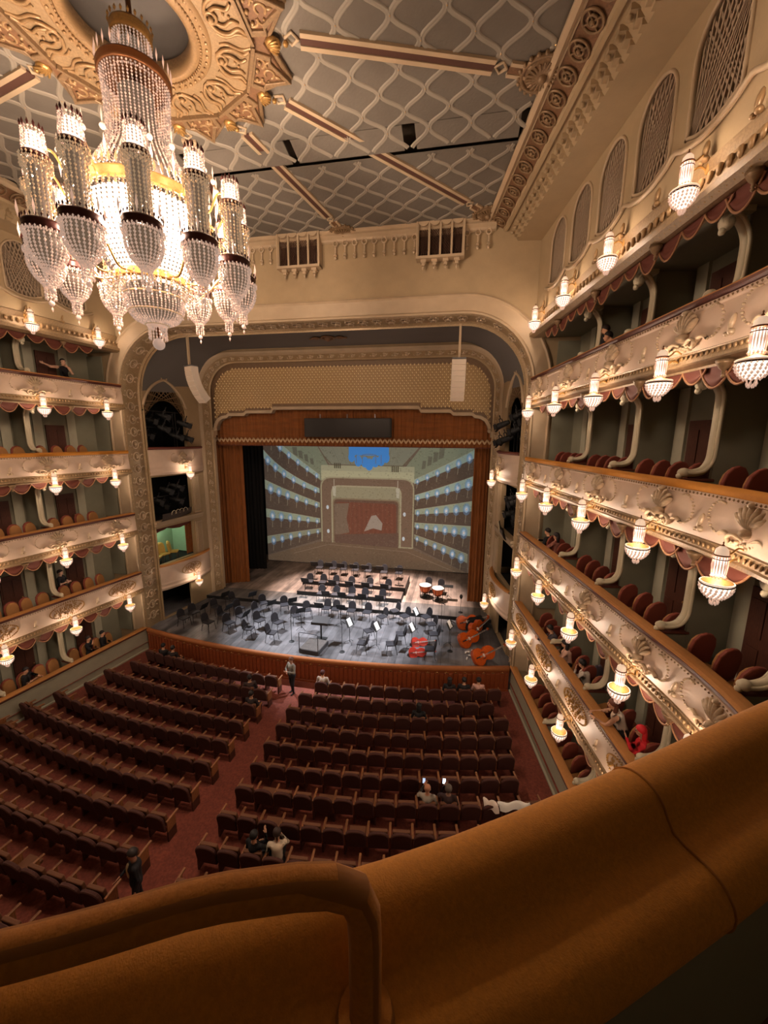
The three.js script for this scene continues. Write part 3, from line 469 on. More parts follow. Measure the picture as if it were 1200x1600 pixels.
// ---------------------------------------------------------------- the gilded star rosette round the chandelier
{
  const R = thing('ceiling_rosette', 'gilded twelve-pointed star rosette with scroll reliefs around the chandelier', 'rosette', [CC[0], CY - 0.02, CC[1]]);
  const ringPts = (n, f) => { const o = []; for (let i = 0; i < n; i++) o.push(f(i)); return o; };
  const star = (rt, ri, a0 = -4 * PI / 180) => ringPts(24, (i) => { const r = i % 2 ? ri : rt, a = a0 + i * PI / 12; return [r * Math.cos(a), r * Math.sin(a)]; });
  const down = (g, y) => { g.rotateX(PI / 2); g.translate(0, y, 0); return g; };
  const plate = (pts, hole, depth, bev) => { const s = shapeOf(pts); const h = new THREE.Path(); h.absarc(0, 0, hole, 0, 2 * PI, true); s.holes.push(h); return extrude(s, depth, bev, 40); };
  part(R, 'star_plate', down(plate(star(3.02, 2.52), 2.2, 0.06, 0.02), 0), M.antique);
  part(R, 'inner_star', down(plate(star(2.9, 2.42), 2.0, 0.1, 0.02), 0), M.inlay2);
  part(R, 'body_plate', down(plate(ringPts(12, (i) => [2.18 * Math.cos(i * PI / 6 + 0.19), 2.18 * Math.sin(i * PI / 6 + 0.19)]), 1.08, 0.12, 0.02), 0), M.moulding);
  part(R, 'hole_moulding', lathe([[1.02, 0.1], [1.0, -0.08], [1.05, -0.2], [1.14, -0.22], [1.18, -0.17], [1.24, -0.19], [1.3, -0.16], [1.36, -0.2], [1.42, -0.14], [1.44, -0.08]], 72), M.relief);
  part(R, 'recess_wall', lathe([[1.04, 0.1], [1.0, 0.7], [0.001, 0.72]], 48), M.soffit);
  const beads = []; for (let i = 0; i < 110; i++) { const a = i / 110 * 2 * PI; beads.push(ball(0.028, 1.21 * Math.cos(a), -0.2, 1.21 * Math.sin(a), 5, 4)); if (i % 2) beads.push(ball(0.04, 1.33 * Math.cos(a), -0.19, 1.33 * Math.sin(a), 5, 4, [1, 0.6, 1])); }
  part(R, 'bead_ring', merge(beads), M.relief).userData.kind = 'stuff';
  // one scroll panel (local x outward from 1.45 to 2.15)
  const scroll = merge([...[-1, 1].flatMap((s) => [tube([[1.5, -0.15, s * 0.05], [1.62, -0.18, s * 0.24], [1.8, -0.17, s * 0.32], [2.0, -0.15, s * 0.27], [2.1, -0.14, s * 0.38]], 0.035, 16, 5), tube([[1.55, -0.15, s * 0.3], [1.7, -0.16, s * 0.38], [1.95, -0.15, s * 0.36], [2.12, -0.14, s * 0.46]], 0.028, 14, 5), tube([[1.62, -0.15, s * 0.1], [1.78, -0.18, s * 0.16], [1.95, -0.17, s * 0.1], [2.06, -0.15, s * 0.18]], 0.03, 12, 5)]), torus(0.1, 0.03, 1.6, -0.17, 0, 14, 5, [PI / 2, 0, 0]), ball(0.055, 1.6, -0.2, 0, 7, 5), ball(0.035, 1.85, -0.16, 0.03, 6, 4), ball(0.03, 1.93, -0.16, -0.03, 6, 4)]);
  // one kite frame with open foliage
  const kpts = [[2.2, -0.42], [2.5, -0.44], [2.52, -0.3], [3.0, 0], [2.52, 0.3], [2.5, 0.44], [2.2, 0.42]];
  const kin = kpts.map(([x, z]) => [2.42 + (x - 2.42) * 0.8, z * 0.8]);
  const ks = shapeOf(kpts), kh = new THREE.Path(); kin.slice().reverse().forEach((q, i) => i ? kh.lineTo(...q) : kh.moveTo(...q)); kh.closePath(); ks.holes.push(kh);
  const frame = down(extrude(ks, 0.16, 0.012, 4), 0), back = down(extrude(shapeOf(kin), 0.02, 0, 2), -0.07);
  const fol = merge([...[[2.32, -0.18, 0.11, 4.6], [2.32, 0.18, 0.11, 4.6], [2.55, 0, 0.1, 5], [2.5, -0.2, 0.06, 4], [2.5, 0.2, 0.06, 4]].map(([x, z, r, arc]) => torus(r, 0.03, x, -0.12, z, 12, 5, [PI / 2, 0, x * 7 + z * 9], arc)), ball(0.045, 2.3, -0.14, 0, 6, 4), ball(0.04, 2.32, -0.15, 0.2, 6, 4), ball(0.04, 2.32, -0.15, -0.2, 6, 4), ball(0.035, 2.72, -0.13, 0, 6, 4, [2, 1, 1])]);
  const bar = box(0.06, 0.1, 1.12, 2.16, -0.16, 0), shell = merge([tf(ball(1, 0, 0, 0, 8, 6, [0.16, 0.09, 0.15]), { p: [2.62, -0.09, 0] }), ...[-2, -1, 0, 1, 2].map((i) => tf(ball(1, 0, 0, 0, 5, 4, [0.12, 0.025, 0.03]), { p: [2.66 - Math.abs(i) * 0.02, -0.16, i * 0.05], r: [0, -i * 0.25, 0] })), ball(0.06, 2.86, -0.06, 0, 6, 4)]);
  for (let k = 0; k < 12; k++) {
    const a = (-4 + 30 * k) * PI / 180;
    for (const [n, g, m, o] of [['scroll_panel', scroll, M.relief, 0], ['kite_frame', frame, M.antique, 0], ['kite_backing', back, M.inlay, 0], ['kite_foliage', fol, M.relief, 0], ['rim_bar', bar, M.antique, 0], ['gold_shell', shell, M.gilt, PI / 12]]) { const q = part(R, n, g, m); q.rotation.y = -(a + o); }
  }
}

// ---------------------------------------------------------------- the chandelier
function strands(prof, n, step, size, sy = 1.3, a0 = 0) {   // beads hung along a profile [[r, y], ...] repeated round the axis
  const c = new THREE.CatmullRomCurve3(prof.map(([r, y]) => V(r, y, 0)), false, 'catmullrom', 0.3), len = c.getLength(), m = Math.max(2, Math.round(len / step)), l = [];
  for (let j = 0; j <= m; j++) { const q = c.getPointAt(j / m); for (let i = 0; i < n; i++) { const a = a0 + (i + (j % 2) * 0.0) / n * 2 * PI; const b = tf(new THREE.OctahedronGeometry(size), { p: [q.x * Math.cos(a), q.y, q.x * Math.sin(a)], s: [1, sy, 1], r: [0, -a + j, 0] }), t = rnd() < 0.3 ? 0.12 + 0.2 * rnd() : 0.65 + 0.35 * rnd(); b.setAttribute('color', new THREE.Float32BufferAttribute(new Float32Array(72).fill(t), 3)); l.push(b); } }
  return mergeGeometries(l.map((g) => clean(g)));
}
const CDY = -0.2;
const spikes = (n, r, y, h, w) => merge(Array.from({ length: n }, (_, i) => { const a = i / n * 2 * PI; return tf(new THREE.OctahedronGeometry(w), { p: [r * Math.cos(a), y + h / 2, r * Math.sin(a)], s: [1, h / 2 / w, 1] }); }).map((g) => clean(g)));
const band = (r, y, h, t = 0.03, seg = 48) => lathe([[r - t, y], [r, y], [r + t * 0.6, y + h * 0.25], [r, y + h * 0.5], [r + t * 0.6, y + h * 0.75], [r, y + h], [r - t, y + h], [r - t, y]], seg);
{
  const c = thing('chandelier', 'huge crystal chandelier with twelve lanterns hanging from the ceiling rosette', 'chandelier', [CC[0], CDY, CC[1]]);
  part(c, 'stem', cyl(0.05, 0.05, 6.6, 0, 15.25, 0, 10), M.bronze);
  const crown = part(c, 'top_crown', merge([band(0.34, 17.22, 0.2), lathe([[0.34, 17.22], [0.2, 17.3], [0.04, 17.34]], 32)]), M.gilt); part(crown, 'crown_crest', spikes(20, 0.36, 17.4, 0.12, 0.03), M.gilt);
  part(c, 'upper_strands', strands([[0.32, 17.22], [0.33, 16.95], [0.38, 16.62]], 34, 0.05, 0.021), M.crystal);
  part(c, 'upper_lamp', lathe([[0.001, 17.2], [0.2, 17.2], [0.22, 16.7], [0.001, 16.7]], 20), M.coresoft);
  const r2 = part(c, 'neck_ring', merge([band(0.62, 16.54, 0.16), lathe([[0.62, 16.56], [0.4, 16.62], [0.05, 16.62]], 40)]), M.bronze); part(r2, 'ring_prisms', spikes(26, 0.63, 16.7, 0.24, 0.022), M.crystal);
  part(c, 'neck_strands', strands([[0.58, 16.52], [0.56, 16.1], [0.56, 15.7], [0.62, 15.35], [0.85, 14.95], [1.08, 14.6]], 52, 0.052, 0.021), M.crystal);
  part(c, 'neck_lamp', lathe([[0.001, 16.4], [0.3, 16.4], [0.34, 15.6], [0.5, 15.1], [0.001, 15.1]], 24), M.coresoft);
  const r3 = part(c, 'main_ring', merge([band(1.12, 14.36, 0.2, 0.04, 72)]), M.gilt);
  part(r3, 'ring_crest', spikes(60, 1.13, 14.55, 0.2, 0.035), M.crystalgold); part(r3, 'ring_pearls', strands([[1.16, 14.34], [1.17, 14.26]], 64, 0.05, 0.026), M.crystalgold);
  part(c, 'basket_lamp', lathe([[0.001, 14.34], [0.98, 14.34], [0.98, 14.0], [0.86, 13.6], [0.6, 13.1], [0.001, 13.1]], 40), M.core);
  part(c, 'basket_strands', strands([[1.09, 14.34], [1.09, 13.95], [0.98, 13.6], [0.68, 13.08]], 64, 0.075, 0.022), M.crystaldark);
  const r4 = part(c, 'lower_ring', band(0.68, 12.94, 0.16, 0.035, 56), M.gilt); part(r4, 'ring_pearls', strands([[0.72, 12.92], [0.72, 12.82]], 44, 0.05, 0.024), M.crystalgold);
  part(c, 'bowl_lamp', lathe([[0.001, 12.92], [0.5, 12.92], [0.46, 12.6], [0.3, 12.3], [0.001, 12.25]], 28), M.coresoft);
  part(c, 'bowl_strands', strands([[0.66, 12.92], [0.56, 12.75], [0.54, 12.5], [0.42, 12.3], [0.2, 12.2]], 46, 0.045, 0.021), M.crystal);
  part(c, 'bowl_hoops', merge([torus(0.57, 0.02, 0, 12.72, 0, 40, 5, [PI / 2, 0, 0]), torus(0.5, 0.02, 0, 12.42, 0, 36, 5, [PI / 2, 0, 0]), torus(0.22, 0.02, 0, 12.2, 0, 24, 5, [PI / 2, 0, 0])]), M.crystalgold);
  part(c, 'side_fringe', strands([[0.86, 12.98], [0.86, 12.55]], 40, 0.06, 0.022, 1.6), M.crystal);
  part(c, 'tassel', merge([band(0.18, 12.13, 0.07, 0.02, 24), strands([[0.17, 12.12], [0.17, 11.93]], 18, 0.06, 0.02, 2)]), M.crystal);
  part(c, 'glass_ball', ball(0.12, 0, 11.82, 0, 18, 12), M.glassball);
  for (let i = 0; i < 24; i++) { const a = i / 24 * 2 * PI, r = 1.34; const f = part(c, 'finial_prism', G_prism(), M.crystal, [r * Math.cos(a), 14.5, r * Math.sin(a)]); }
  // the twelve lanterns
  const lanternParts = [
    ['crown_lamp', lathe([[0.001, 1.46], [0.1, 1.46], [0.12, 1.24], [0.001, 1.24]], 16), M.core],
    ['crown_strands', merge([strands([[0.145, 1.5], [0.165, 1.22]], 18, 0.045, 0.02)]), M.crystal],
    ['crown_crest', spikes(12, 0.15, 1.48, 0.13, 0.025), M.darkring],
    ['dark_disc', merge([lathe([[0.001, 1.22], [0.1, 1.2], [0.2, 1.15], [0.21, 1.08], [0.17, 1.08]], 20)]), M.darkring],
    ['column_lamp', lathe([[0.001, 1.06], [0.13, 1.06], [0.13, 0.14], [0.001, 0.14]], 12), M.coresoft],
    ['column_strands', merge([strands([[0.215, 1.1], [0.215, 0.95]], 20, 0.05, 0.022), strands([[0.18, 1.06], [0.165, 0.6], [0.175, 0.12]], 16, 0.06, 0.022, 1.5)]), M.crystalgold],
    ['dark_ring', merge([band(0.3, -0.02, 0.14, 0.03, 28), lathe([[0.28, 0.1], [0.16, 0.14]], 20)]), M.darkring],
    ['ring_crest', spikes(24, 0.31, 0.11, 0.09, 0.02), M.darkring],
    ['ring_pearls', strands([[0.325, -0.03], [0.325, -0.07]], 28, 0.05, 0.018), M.crystal],
    ['bowl_lamp', lathe([[0.001, -0.04], [0.25, -0.04], [0.24, -0.3], [0.1, -0.56], [0.001, -0.56]], 16), M.coresoft],
    ['bowl_strands', strands([[0.29, -0.05], [0.29, -0.28], [0.22, -0.46], [0.1, -0.6]], 24, 0.055, 0.025), M.crystal],
    ['drop_tassel', merge([band(0.1, -0.64, 0.05, 0.02, 14), strands([[0.085, -0.64], [0.085, -0.84]], 10, 0.05, 0.018, 1.7)]), M.crystal],
    ['drop_ball', merge([ball(0.05, 0, -0.92, 0, 8, 6), tf(new THREE.OctahedronGeometry(0.025), { p: [0, -1.03, 0], s: [1, 2.2, 1] })]), M.crystal],
    ['ring_prisms', merge([0, 1, 2, 3, 4, 5].map((i) => tf(new THREE.OctahedronGeometry(0.028), { p: [0.34 * Math.cos(i * PI / 3), 0.24, 0.34 * Math.sin(i * PI / 3)], s: [1, 5, 1] }))), M.crystal],
  ];
  for (let k = 0; k < 12; k++) {
    const a = (53.9 + 30 * k) * PI / 180, R = 1.76, lx = R * Math.cos(a), lz = R * Math.sin(a);
    const g = new THREE.Group(); g.name = 'lantern'; g.position.set(lx, 13.3, lz); c.add(g);
    for (const [n, gg, m] of lanternParts) part(g, n, gg, m);
    const q = (r, y) => [r * Math.cos(a), y, r * Math.sin(a)];
    part(c, 'arm', tube([q(1.1, 14.42), q(1.3, 14.3), q(1.5, 14.62), q(1.74, 14.56)], 0.022, 16, 5), M.gilt); part(c, 'arm', tube([q(0.66, 13.02), q(1.0, 12.98), q(1.3, 13.3), q(1.6, 13.36)], 0.022, 16, 5), M.gilt);
    pointLight(CC[0] + lx, 13.3 + CDY + 1.36, CC[1] + lz, LANTERN, 0.13, WARM, 'lantern_light');
  }
  pointLight(CC[0], 14.9 + CDY, CC[1], CHAND * 0.12, 0.25, WARM, 'chandelier_light'); 
  for (let i = 0; i < 6; i++) { const a = i / 6 * 2 * PI; pointLight(CC[0] + 1.22 * Math.cos(a), 13.6 + CDY, CC[1] + 1.22 * Math.sin(a), CHAND / 6, 0.12, WARM, 'chandelier_light'); }
}
function G_prism() { return G_prism.g ??= merge([tf(new THREE.OctahedronGeometry(0.03), { p: [0, 0.2, 0], s: [1, 6, 1] }), ball(0.05, 0, 0.46, 0, 8, 6), tf(new THREE.OctahedronGeometry(0.02), { p: [0, 0.62, 0], s: [1, 6, 1] })]); }
const fold = (x0, x1, y0, y1, z, n, amp, zs = 0) => grid(n * 6, 2, (u, v) => [lerp(x0, x1, u), lerp(y0, y1, v), z + zs * u + amp * Math.sin(u * n * 2 * PI) + amp * 0.5 * Math.sin(u * n * 3.7 + 1)]);
// ================================================================ PROSCENIUM
function arch(hw, top, r, y0, n = 12, step = 0.6) {          // [x, y] from the left foot over the top to the right foot
  const p = []; const ns = Math.ceil((top - r - y0) / step); for (let i = 0; i < ns; i++) p.push([-hw, lerp(y0, top - r, i / ns)]);
  for (let i = 0; i <= n; i++) { const a = PI - i / n * PI / 2; p.push([-hw + r + r * Math.cos(a), top - r + r * Math.sin(a)]); }
  const m = Math.ceil(2 * (hw - r) / step); for (let i = 1; i < m; i++) p.push([lerp(-hw + r, hw - r, i / m), top]);
  return [...p, ...p.slice(0, ns + n + 1).reverse().map(([x, y]) => [-x, y])];
}
function normals2(pts) { return pts.map((q, i) => { const a = pts[Math.max(0, i - 1)], b = pts[Math.min(pts.length - 1, i + 1)], tx = b[0] - a[0], ty = b[1] - a[1], l = Math.hypot(tx, ty); return { x: q[0], y: q[1], nx: -ty / l, ny: tx / l }; }); }   // outward of an opening walked left-over-right
function sweepXY(pts, prof) {                              // prof [[d, z], ...] d outward
  const c = normals2(pts), g = sweep(c.map((q) => ({ x: q.x, z: q.y, nx: q.nx, nz: q.ny })), prof.map(([d, z]) => [d, z]));
  const p = g.attributes.position; for (let i = 0; i < p.count; i++) { const y = p.getY(i), z = p.getZ(i); p.setY(i, z); p.setZ(i, y); } g.computeVertexNormals(); return g;
}
const A1 = arch(9.05, 14.35, 2.7, -0.15), A1n = normals2(A1);
{
  const w = structGroup('wall_front', 'cream front wall above the proscenium arch with grilles and a tassel frieze', 'wall');
  const s = shapeOf([[-11.6, -1.3], ...[[-9.05, -1.3]], ...A1, [9.05, -1.3], [11.6, -1.3], [11.6, 17.7], [-11.6, 17.7]]);
  for (const x of [-5.42, -0.08, 5.42]) { const h = new THREE.Path(); [[x - 0.8, 16.3], [x - 0.8, 17.44], [x + 0.8, 17.44], [x + 0.8, 16.3]].forEach((q, i) => i ? h.lineTo(...q) : h.moveTo(...q)); h.closePath(); s.holes.push(h); }
  const g = extrude(s, 0.3, 0); g.translate(0, 0, -0.32); part(w, 'wall_face', g, M.wall);
  for (const sx of [-1, 1]) TIER.forEach((h, k) => part(w, 'box_end_panel', box(1.8, k === 4 ? 1.5 : 2.0, 0.06, sx * 10.75, h + (k === 4 ? 0.5 : 0.8), 0.02), M.greybox));
  // plain outer frame of the arch with two mouldings
  part(w, 'arch_frame', sweepXY(A1, [[0.72, -0.02], [0.72, 0.06], [0.66, 0.1], [0.6, 0.05], [0.12, 0.03], [0.06, 0.09], [0.0, 0.06], [0.0, -0.02]]), M.cream);
  // cornice of the front wall
  part(w, 'cornice', sweep([{ x: -7.4, z: 0, nx: 0, nz: 1 }, { x: 7.4, z: 0, nx: 0, nz: 1 }], [[0.3, 17.48], [0.3, 17.4], [0.22, 17.36], [0.25, 17.28], [0.12, 17.2], [0.08, 17.14], [0.0, 17.1]]), M.cream);
  const tassel = merge([torus(0.085, 0.022, 0, 0, 0, 6, 5), box(0.035, 0.24, 0.03, 0, -0.2, 0), ball(0.045, 0, -0.34, 0, 6, 5), torus(0.05, 0.014, 0, -0.36, 0, 8, 4, [PI / 2, 0, 0]), ball(0.05, 0, -0.44, 0, 6, 5), box(0.1, 0.06, 0.03, 0, 0.1, 0)]);
  for (let i = 0; i < 38; i++) { const x = -7.1 + i * 0.385; if (Math.abs(x) < 1.0 || Math.abs(Math.abs(x) - 5.42) < 0.95) continue; part(w, 'tassel', tassel, M.relief2, [x, 17.06, 0.1]).scale.setScalar(1.15); }
  // carved grilles
  const bars = [-1, 0, 1, 2].map((i) => i - 0.5), mesh_ = [];
  for (let a = -22; a <= 22; a++) for (const s of [-1, 1]) mesh_.push(clean(tf(new THREE.BoxGeometry(0.02, 1.5, 0.02), { p: [a * 0.08, 0, 0.04], r: [0, 0, s * 0.62] })));
  const gm = merge(mesh_); clipX(gm, -0.8, 0.8, -0.55, 0.55);
  for (const x of [-5.42, -0.08, 5.42]) {
    const v = thing('wall_grille', x < -1 ? 'slotted grille under the cornice, left one behind the chandelier' : x > 1 ? 'slotted grille under the cornice nearest the right corner' : 'slotted grille under the cornice at the middle of the front wall', 'grille', [x, 16.9, 0.02], 0, 'grilles of the front wall');
    part(v, 'air_duct', merge([box(0.03, 1.2, 3, -0.82, 0, -1.5), box(0.03, 1.2, 3, 0.82, 0, -1.5), box(1.66, 0.03, 3, 0, -0.6, -1.5), box(1.66, 0.03, 3, 0, 0.58, -1.5), box(1.66, 1.2, 0.03, 0, 0, -3)]), M.duct); part(v, 'wire_mesh', gm, M.wiremesh, [0, 0, 0.12]);
    part(v, 'housing', merge([box(0.06, 1.3, 0.34, -0.85, 0, 0.17), box(0.06, 1.3, 0.34, 0.85, 0, 0.17), box(1.76, 0.09, 0.36, 0, -0.64, 0.18)]), M.cream);
    for (let i = 0; i < 5; i++) part(v, 'upright', box(0.07, 1.24, 0.1, -0.82 + i * 0.41, 0, 0.25), M.cream);
    for (const b of bars) { part(v, 'scallop', clean(tf(new THREE.CylinderGeometry(0.2, 0.2, 0.3, 14, 1, false, -PI / 2, PI), { p: [b * 0.41, 0.6, 0.18], r: [PI / 2, 0, 0] })), M.cream); part(v, 'pendant', merge([box(0.2, 0.1, 0.2, b * 0.41, -0.73, 0.16), box(0.12, 0.1, 0.12, b * 0.41, -0.82, 0.16), tf(ball(0.05, 0, 0, 0, 6, 5, [1, 1.6, 1]), { p: [b * 0.41, -0.93, 0.16] }), cyl(0.012, 0.004, 0.14, b * 0.41, -1.05, 0.16, 5)]), M.cream); }
  }
}
{
  const a = structGroup('trim_4', 'outer proscenium arch, a rounded gilded frame covered in scroll bosses', 'arch');
  part(a, 'reveal_band', sweepXY(A1, [[0.0, 0.02], [-0.03, -0.06], [0.03, -0.12], [0.03, -1.02], [-0.05, -1.08], [-0.03, -1.16], [-0.12, -1.18]]), M.reveal);
  const boss = merge([torus(0.19, 0.035, 0, 0, 0, 14, 5), torus(0.09, 0.03, 0, 0, 0.01, 10, 5, [0, 0, 1], 4.4), ball(0.05, 0, 0, 0.03, 6, 5), tube([[0.19, 0, 0], [0.3, 0.1, 0.02], [0.42, 0.06, 0.01]], 0.03, 8, 5), tube([[-0.19, 0, 0], [-0.3, -0.1, 0.02], [-0.42, -0.06, 0.01]], 0.03, 8, 5), ball(0.04, 0.3, -0.12, 0.01, 6, 4), ball(0.04, -0.3, 0.12, 0.01, 6, 4)]);
  let acc = 0; for (let i = 1; i < A1n.length; i++) { const q = A1n[i], b = A1n[i - 1], L = Math.hypot(q.x - b.x, q.y - b.y); acc += L; if (acc < 0.46) continue; acc = 0; const o = part(a, 'scroll_boss', boss, M.relief2); const inn = V(-q.nx, -q.ny, 0), ax = V(0, 0, 1); o.matrix.makeBasis(ax, V().crossVectors(inn, ax), inn); o.quaternion.setFromRotationMatrix(o.matrix); o.position.set(q.x + q.nx * 0.02, q.y + q.ny * 0.02, -0.56); }
}
// soffit vault and splayed side walls with the stage boxes
const bx = (z) => 8.95 - 0.13 * (-z - 1.15);               // half width of the stage-box walls at z
{
  const s = structGroup('ceiling_soffit', 'dark blue grey vault between the outer arch and the stage frame', 'ceiling');
  const top = (hw, t, r) => arch(hw, t, r, t - r - 0.01, 12, 0.8), f = top(8.95, 14.45, 2.6), b = top(8.45, 14.45, 2.3);
  part(s, 'vault', grid(f.length - 1, 4, (u, v) => { const i = Math.round(u * (f.length - 1)); return [lerp(f[i][0], b[i][0], v), lerp(f[i][1], b[i][1], v), lerp(-1.15, -5.3, v)]; }), M.soffit);
  part(s, 'vault_relief', merge([...garland([[-0.9, 0], [-0.5, 0.1], [0, 0.02], [0.5, 0.1], [0.9, 0]], 24, 0.06), ball(0.18, 0, 0.06, 0, 8, 6), torus(0.3, 0.05, 0, 0.05, 0, 16, 5), torus(0.16, 0.04, -0.6, 0.05, 0, 12, 5), torus(0.16, 0.04, 0.6, 0.05, 0, 12, 5)]).rotateX(PI / 2), M.inlay2, [0, 14.4, -3]);
}
for (const side of [-1, 1]) {
  const L = 3.7, len = Math.hypot(L, 0.13 * L), w = structGroup(side < 0 ? 'wall_stage_left' : 'wall_stage_right', `${SIDE(side)} stage-box wall between the outer arch and the stage opening`, 'wall');
  const kk = 0.13 / Math.hypot(1, 0.13), qq = 1 / Math.hypot(1, 0.13), pl = placeBy(new THREE.Matrix4().makeBasis(V(-side * kk, 0, -qq), V(0, 1, 0), V(-side * qq, 0, kk)).setPosition(side * 8.95, 0, -1.15)), place = (g) => pl(clean(g, true));   // local x: from the hall towards the stage, z: into the hall
  const sh = shapeOf([[0, -0.15], [len, -0.15], [len, 12.4], [0, 12.4]]), x0 = 0.06, x1 = 2.62, hole = (pts) => { const h = new THREE.Path(); pts.forEach((q, i) => i ? h.lineTo(...q) : h.moveTo(...q)); h.closePath(); sh.holes.push(h); };
  const cx = (x0 + x1) / 2, pa = []; for (let i = 0; i <= 6; i++) { const t = i / 6; pa.push([x0 + (cx - x0) * (1 - Math.cos(t * PI / 2)) * 0.62 + (cx - x0) * 0.38 * t, 11.1 + 1.35 * Math.sin(t * PI / 2) * 0.85 + 0.2 * t * t]); }
  const pointed = [[x0, 9.1], ...pa, ...pa.slice(0, -1).reverse().map(([x, y]) => [2 * cx - x, y]), [x1, 9.1]];
  hole(pointed); hole([[x0, 5.3], [x0, 7.6], [x1, 7.6], [x1, 5.3]]); hole([[x0, 2.9], [x0, 4.9], [x1, 4.9], [x1, 2.9]]); hole([[x0, -0.1], [x0, 1.5], [x1, 1.5], [x1, -0.1]]);
  part(w, 'wall_face', place(tf(extrude(sh, 0.2), { p: [0, 0, -0.2] })), M.wall);
  part(w, 'pointed_frame', place(tube(pointed.slice(1, -1).map(([x, y]) => [x + (x - cx) * 0.06, y + 0.08, 0.03]), 0.07, 40, 6)), M.cream);
  part(w, 'arch_finial', place(merge([ball(0.1, cx, 12.72, 0.03, 8, 6, [1, 1.6, 0.6]), ball(0.06, cx, 12.92, 0.03, 6, 5), ball(0.07, cx - 0.16, 12.6, 0.03, 6, 5), ball(0.07, cx + 0.16, 12.6, 0.03, 6, 5)])), M.cream);
  const lat = []; for (let i = -9; i <= 9; i++) for (const t of [-1, 1]) lat.push(clean(tf(new THREE.BoxGeometry(0.05, 2.6, 0.04), { p: [cx + i * 0.24, 11.8, -0.06], r: [0, 0, t * 0.55] })));
  const gl = merge(lat), pp = gl.attributes.position; for (let i = 0; i < pp.count; i++) { let x = clamp(pp.getX(i), x0, x1), y = pp.getY(i); const d = Math.abs(x - cx) / (cx - x0), hi = 12.45 - 1.3 * d * d, lo = 11.55 - 1.0 * d * d; pp.setX(i, x); pp.setY(i, clamp(y, Math.min(lo, hi), hi)); }
  part(w, 'tracery', place(gl), M.antique);
  for (const y of [5.3, 2.9]) part(w, 'fluted_pilaster', place(merge([box(0.5, y > 4 ? 2.2 : 1.9, 0.08, 2.95, y + (y > 4 ? 1.1 : 0.95), 0.03), ...[-2, -1, 0, 1, 2].map((i) => cyl(0.03, 0.03, y > 4 ? 2.0 : 1.7, 2.95 + i * 0.085, y + (y > 4 ? 1.1 : 0.95), 0.08, 6))])), M.cream);
  part(w, 'ledge', place(merge([box(3.3, 0.12, 0.16, 1.65, 5.22, 0.06), box(3.3, 0.12, 0.1, 1.65, 5.08, 0.03)])), M.cream);
  part(w, 'door_pier', place(box(0.62, 1.62, 0.12, 2.3, 0.7, -0.02)), M.wall);
  // dark recess behind the openings
  part(w, 'recess', place(merge([box(0.06, 9.6, 2, -0.02, 7.9, -1.2), box(0.06, 9.6, 2, 3.1, 7.9, -1.2), box(3.1, 9.6, 0.06, 1.5, 7.9, -2.2), box(3.1, 0.08, 2, 1.5, 12.65, -1.2), box(3.1, 0.1, 2, 1.5, 8.95, -1.2), box(3.1, 0.2, 2, 1.5, 5.15, -1.2), box(3.1, 0.1, 2, 1.5, 2.72, -1.2), box(3.1, 4.2, 0.06, 1.5, 0.6, -2.2), box(0.06, 4.2, 2, -0.02, 0.6, -1.2), box(0.06, 4.2, 2, 3.1, 0.6, -1.2)])), M.blackcloth);
  if (side < 0) { part(w, 'green_room_wall', place(merge([box(3.0, 2.05, 0.04, 1.5, 3.85, -2.1), box(0.04, 2.05, 1.9, 0.06, 3.85, -1.2), box(0.04, 2.05, 1.9, 3.02, 3.85, -1.2)])), M.green); part(w, 'box_drape', place(fold(2.2, 2.75, 2.95, 4.9, -0.3, 4, 0.05)), M.curtain); part(w, 'box_pelmet', place(grid(18, 3, (u, v) => [lerp(0.1, 2.6, u), 4.95 - v * (0.18 + 0.14 * Math.abs(Math.cos(u * PI * 1.5))), -0.22 + 0.03 * Math.sin(u * 30)])), M.swag); part(w, 'green_room_ceiling', place(box(2.9, 0.04, 1.9, 1.5, 4.93, -1.2)), M.white); }
  // bowed balustrades
  [9.12, 2.92].forEach((h, j) => {
    const n = 14, pth = []; for (let i = 0; i <= n; i++) { const t = i / n, x = t * 3.66, bow = 0.34 * Math.sin(PI * clamp(t * 1.0, 0, 1)) ** 0.7; pth.push({ x, z: bow, nx: 0, nz: 1 }); }
    const b = thing('stage_box_balustrade', `bowed cream balustrade of the ${SIDE(side)} stage box, ${j ? 'lower one near the orchestra' : 'upper one under the pointed arch'}`, 'balustrade');
    part(b, 'rail', place(sweep(pth, [[0.0, h - 0.12], [0.05, h - 0.1], [0.08, h - 0.05], [0.06, h], [-0.02, h + 0.02], [-0.14, h], [-0.16, h - 0.1]])), j ? M.rail : M.swag);
    part(b, 'parapet', place(sweep(pth, [[0.0, h - 0.12], [0.02, h - 0.5], [0.03, h - 1.0], [0.05, h - 1.08], [0.02, h - 1.2], [0.06, h - 1.3], [0.0, h - 1.42], [-0.3, h - 1.44]])), M.panel);
    const c = place(tf((j ? G_fret : G_cart).clone(), { p: [1.83, h - 0.6, 0.36] })); part(b, 'cartouche', c, j ? M.gilt : M.relief2);
    const lp = new THREE.Vector3(1.95, 0, 0.36).applyMatrix4(new THREE.Matrix4().makeBasis(V(-side * 0.129, 0, -0.992), V(0, 1, 0), V(-side * 0.992, 0, 0.129)).setPosition(side * 8.95, 0, -1.15));
    sconce([lp.x, h - 0.4, lp.z], side > 0 ? -PI / 2 + 0.13 : PI / 2 - 0.13, `crystal lamp on the ${SIDE(side)} stage box ${j ? 'lower' : 'upper'} balustrade`);
  });
}
pointLight(-10.3, 4.5, -2.6, 2.4, 0.2, new THREE.Color().setRGB(0.85, 1, 0.75), 'green_room_light');
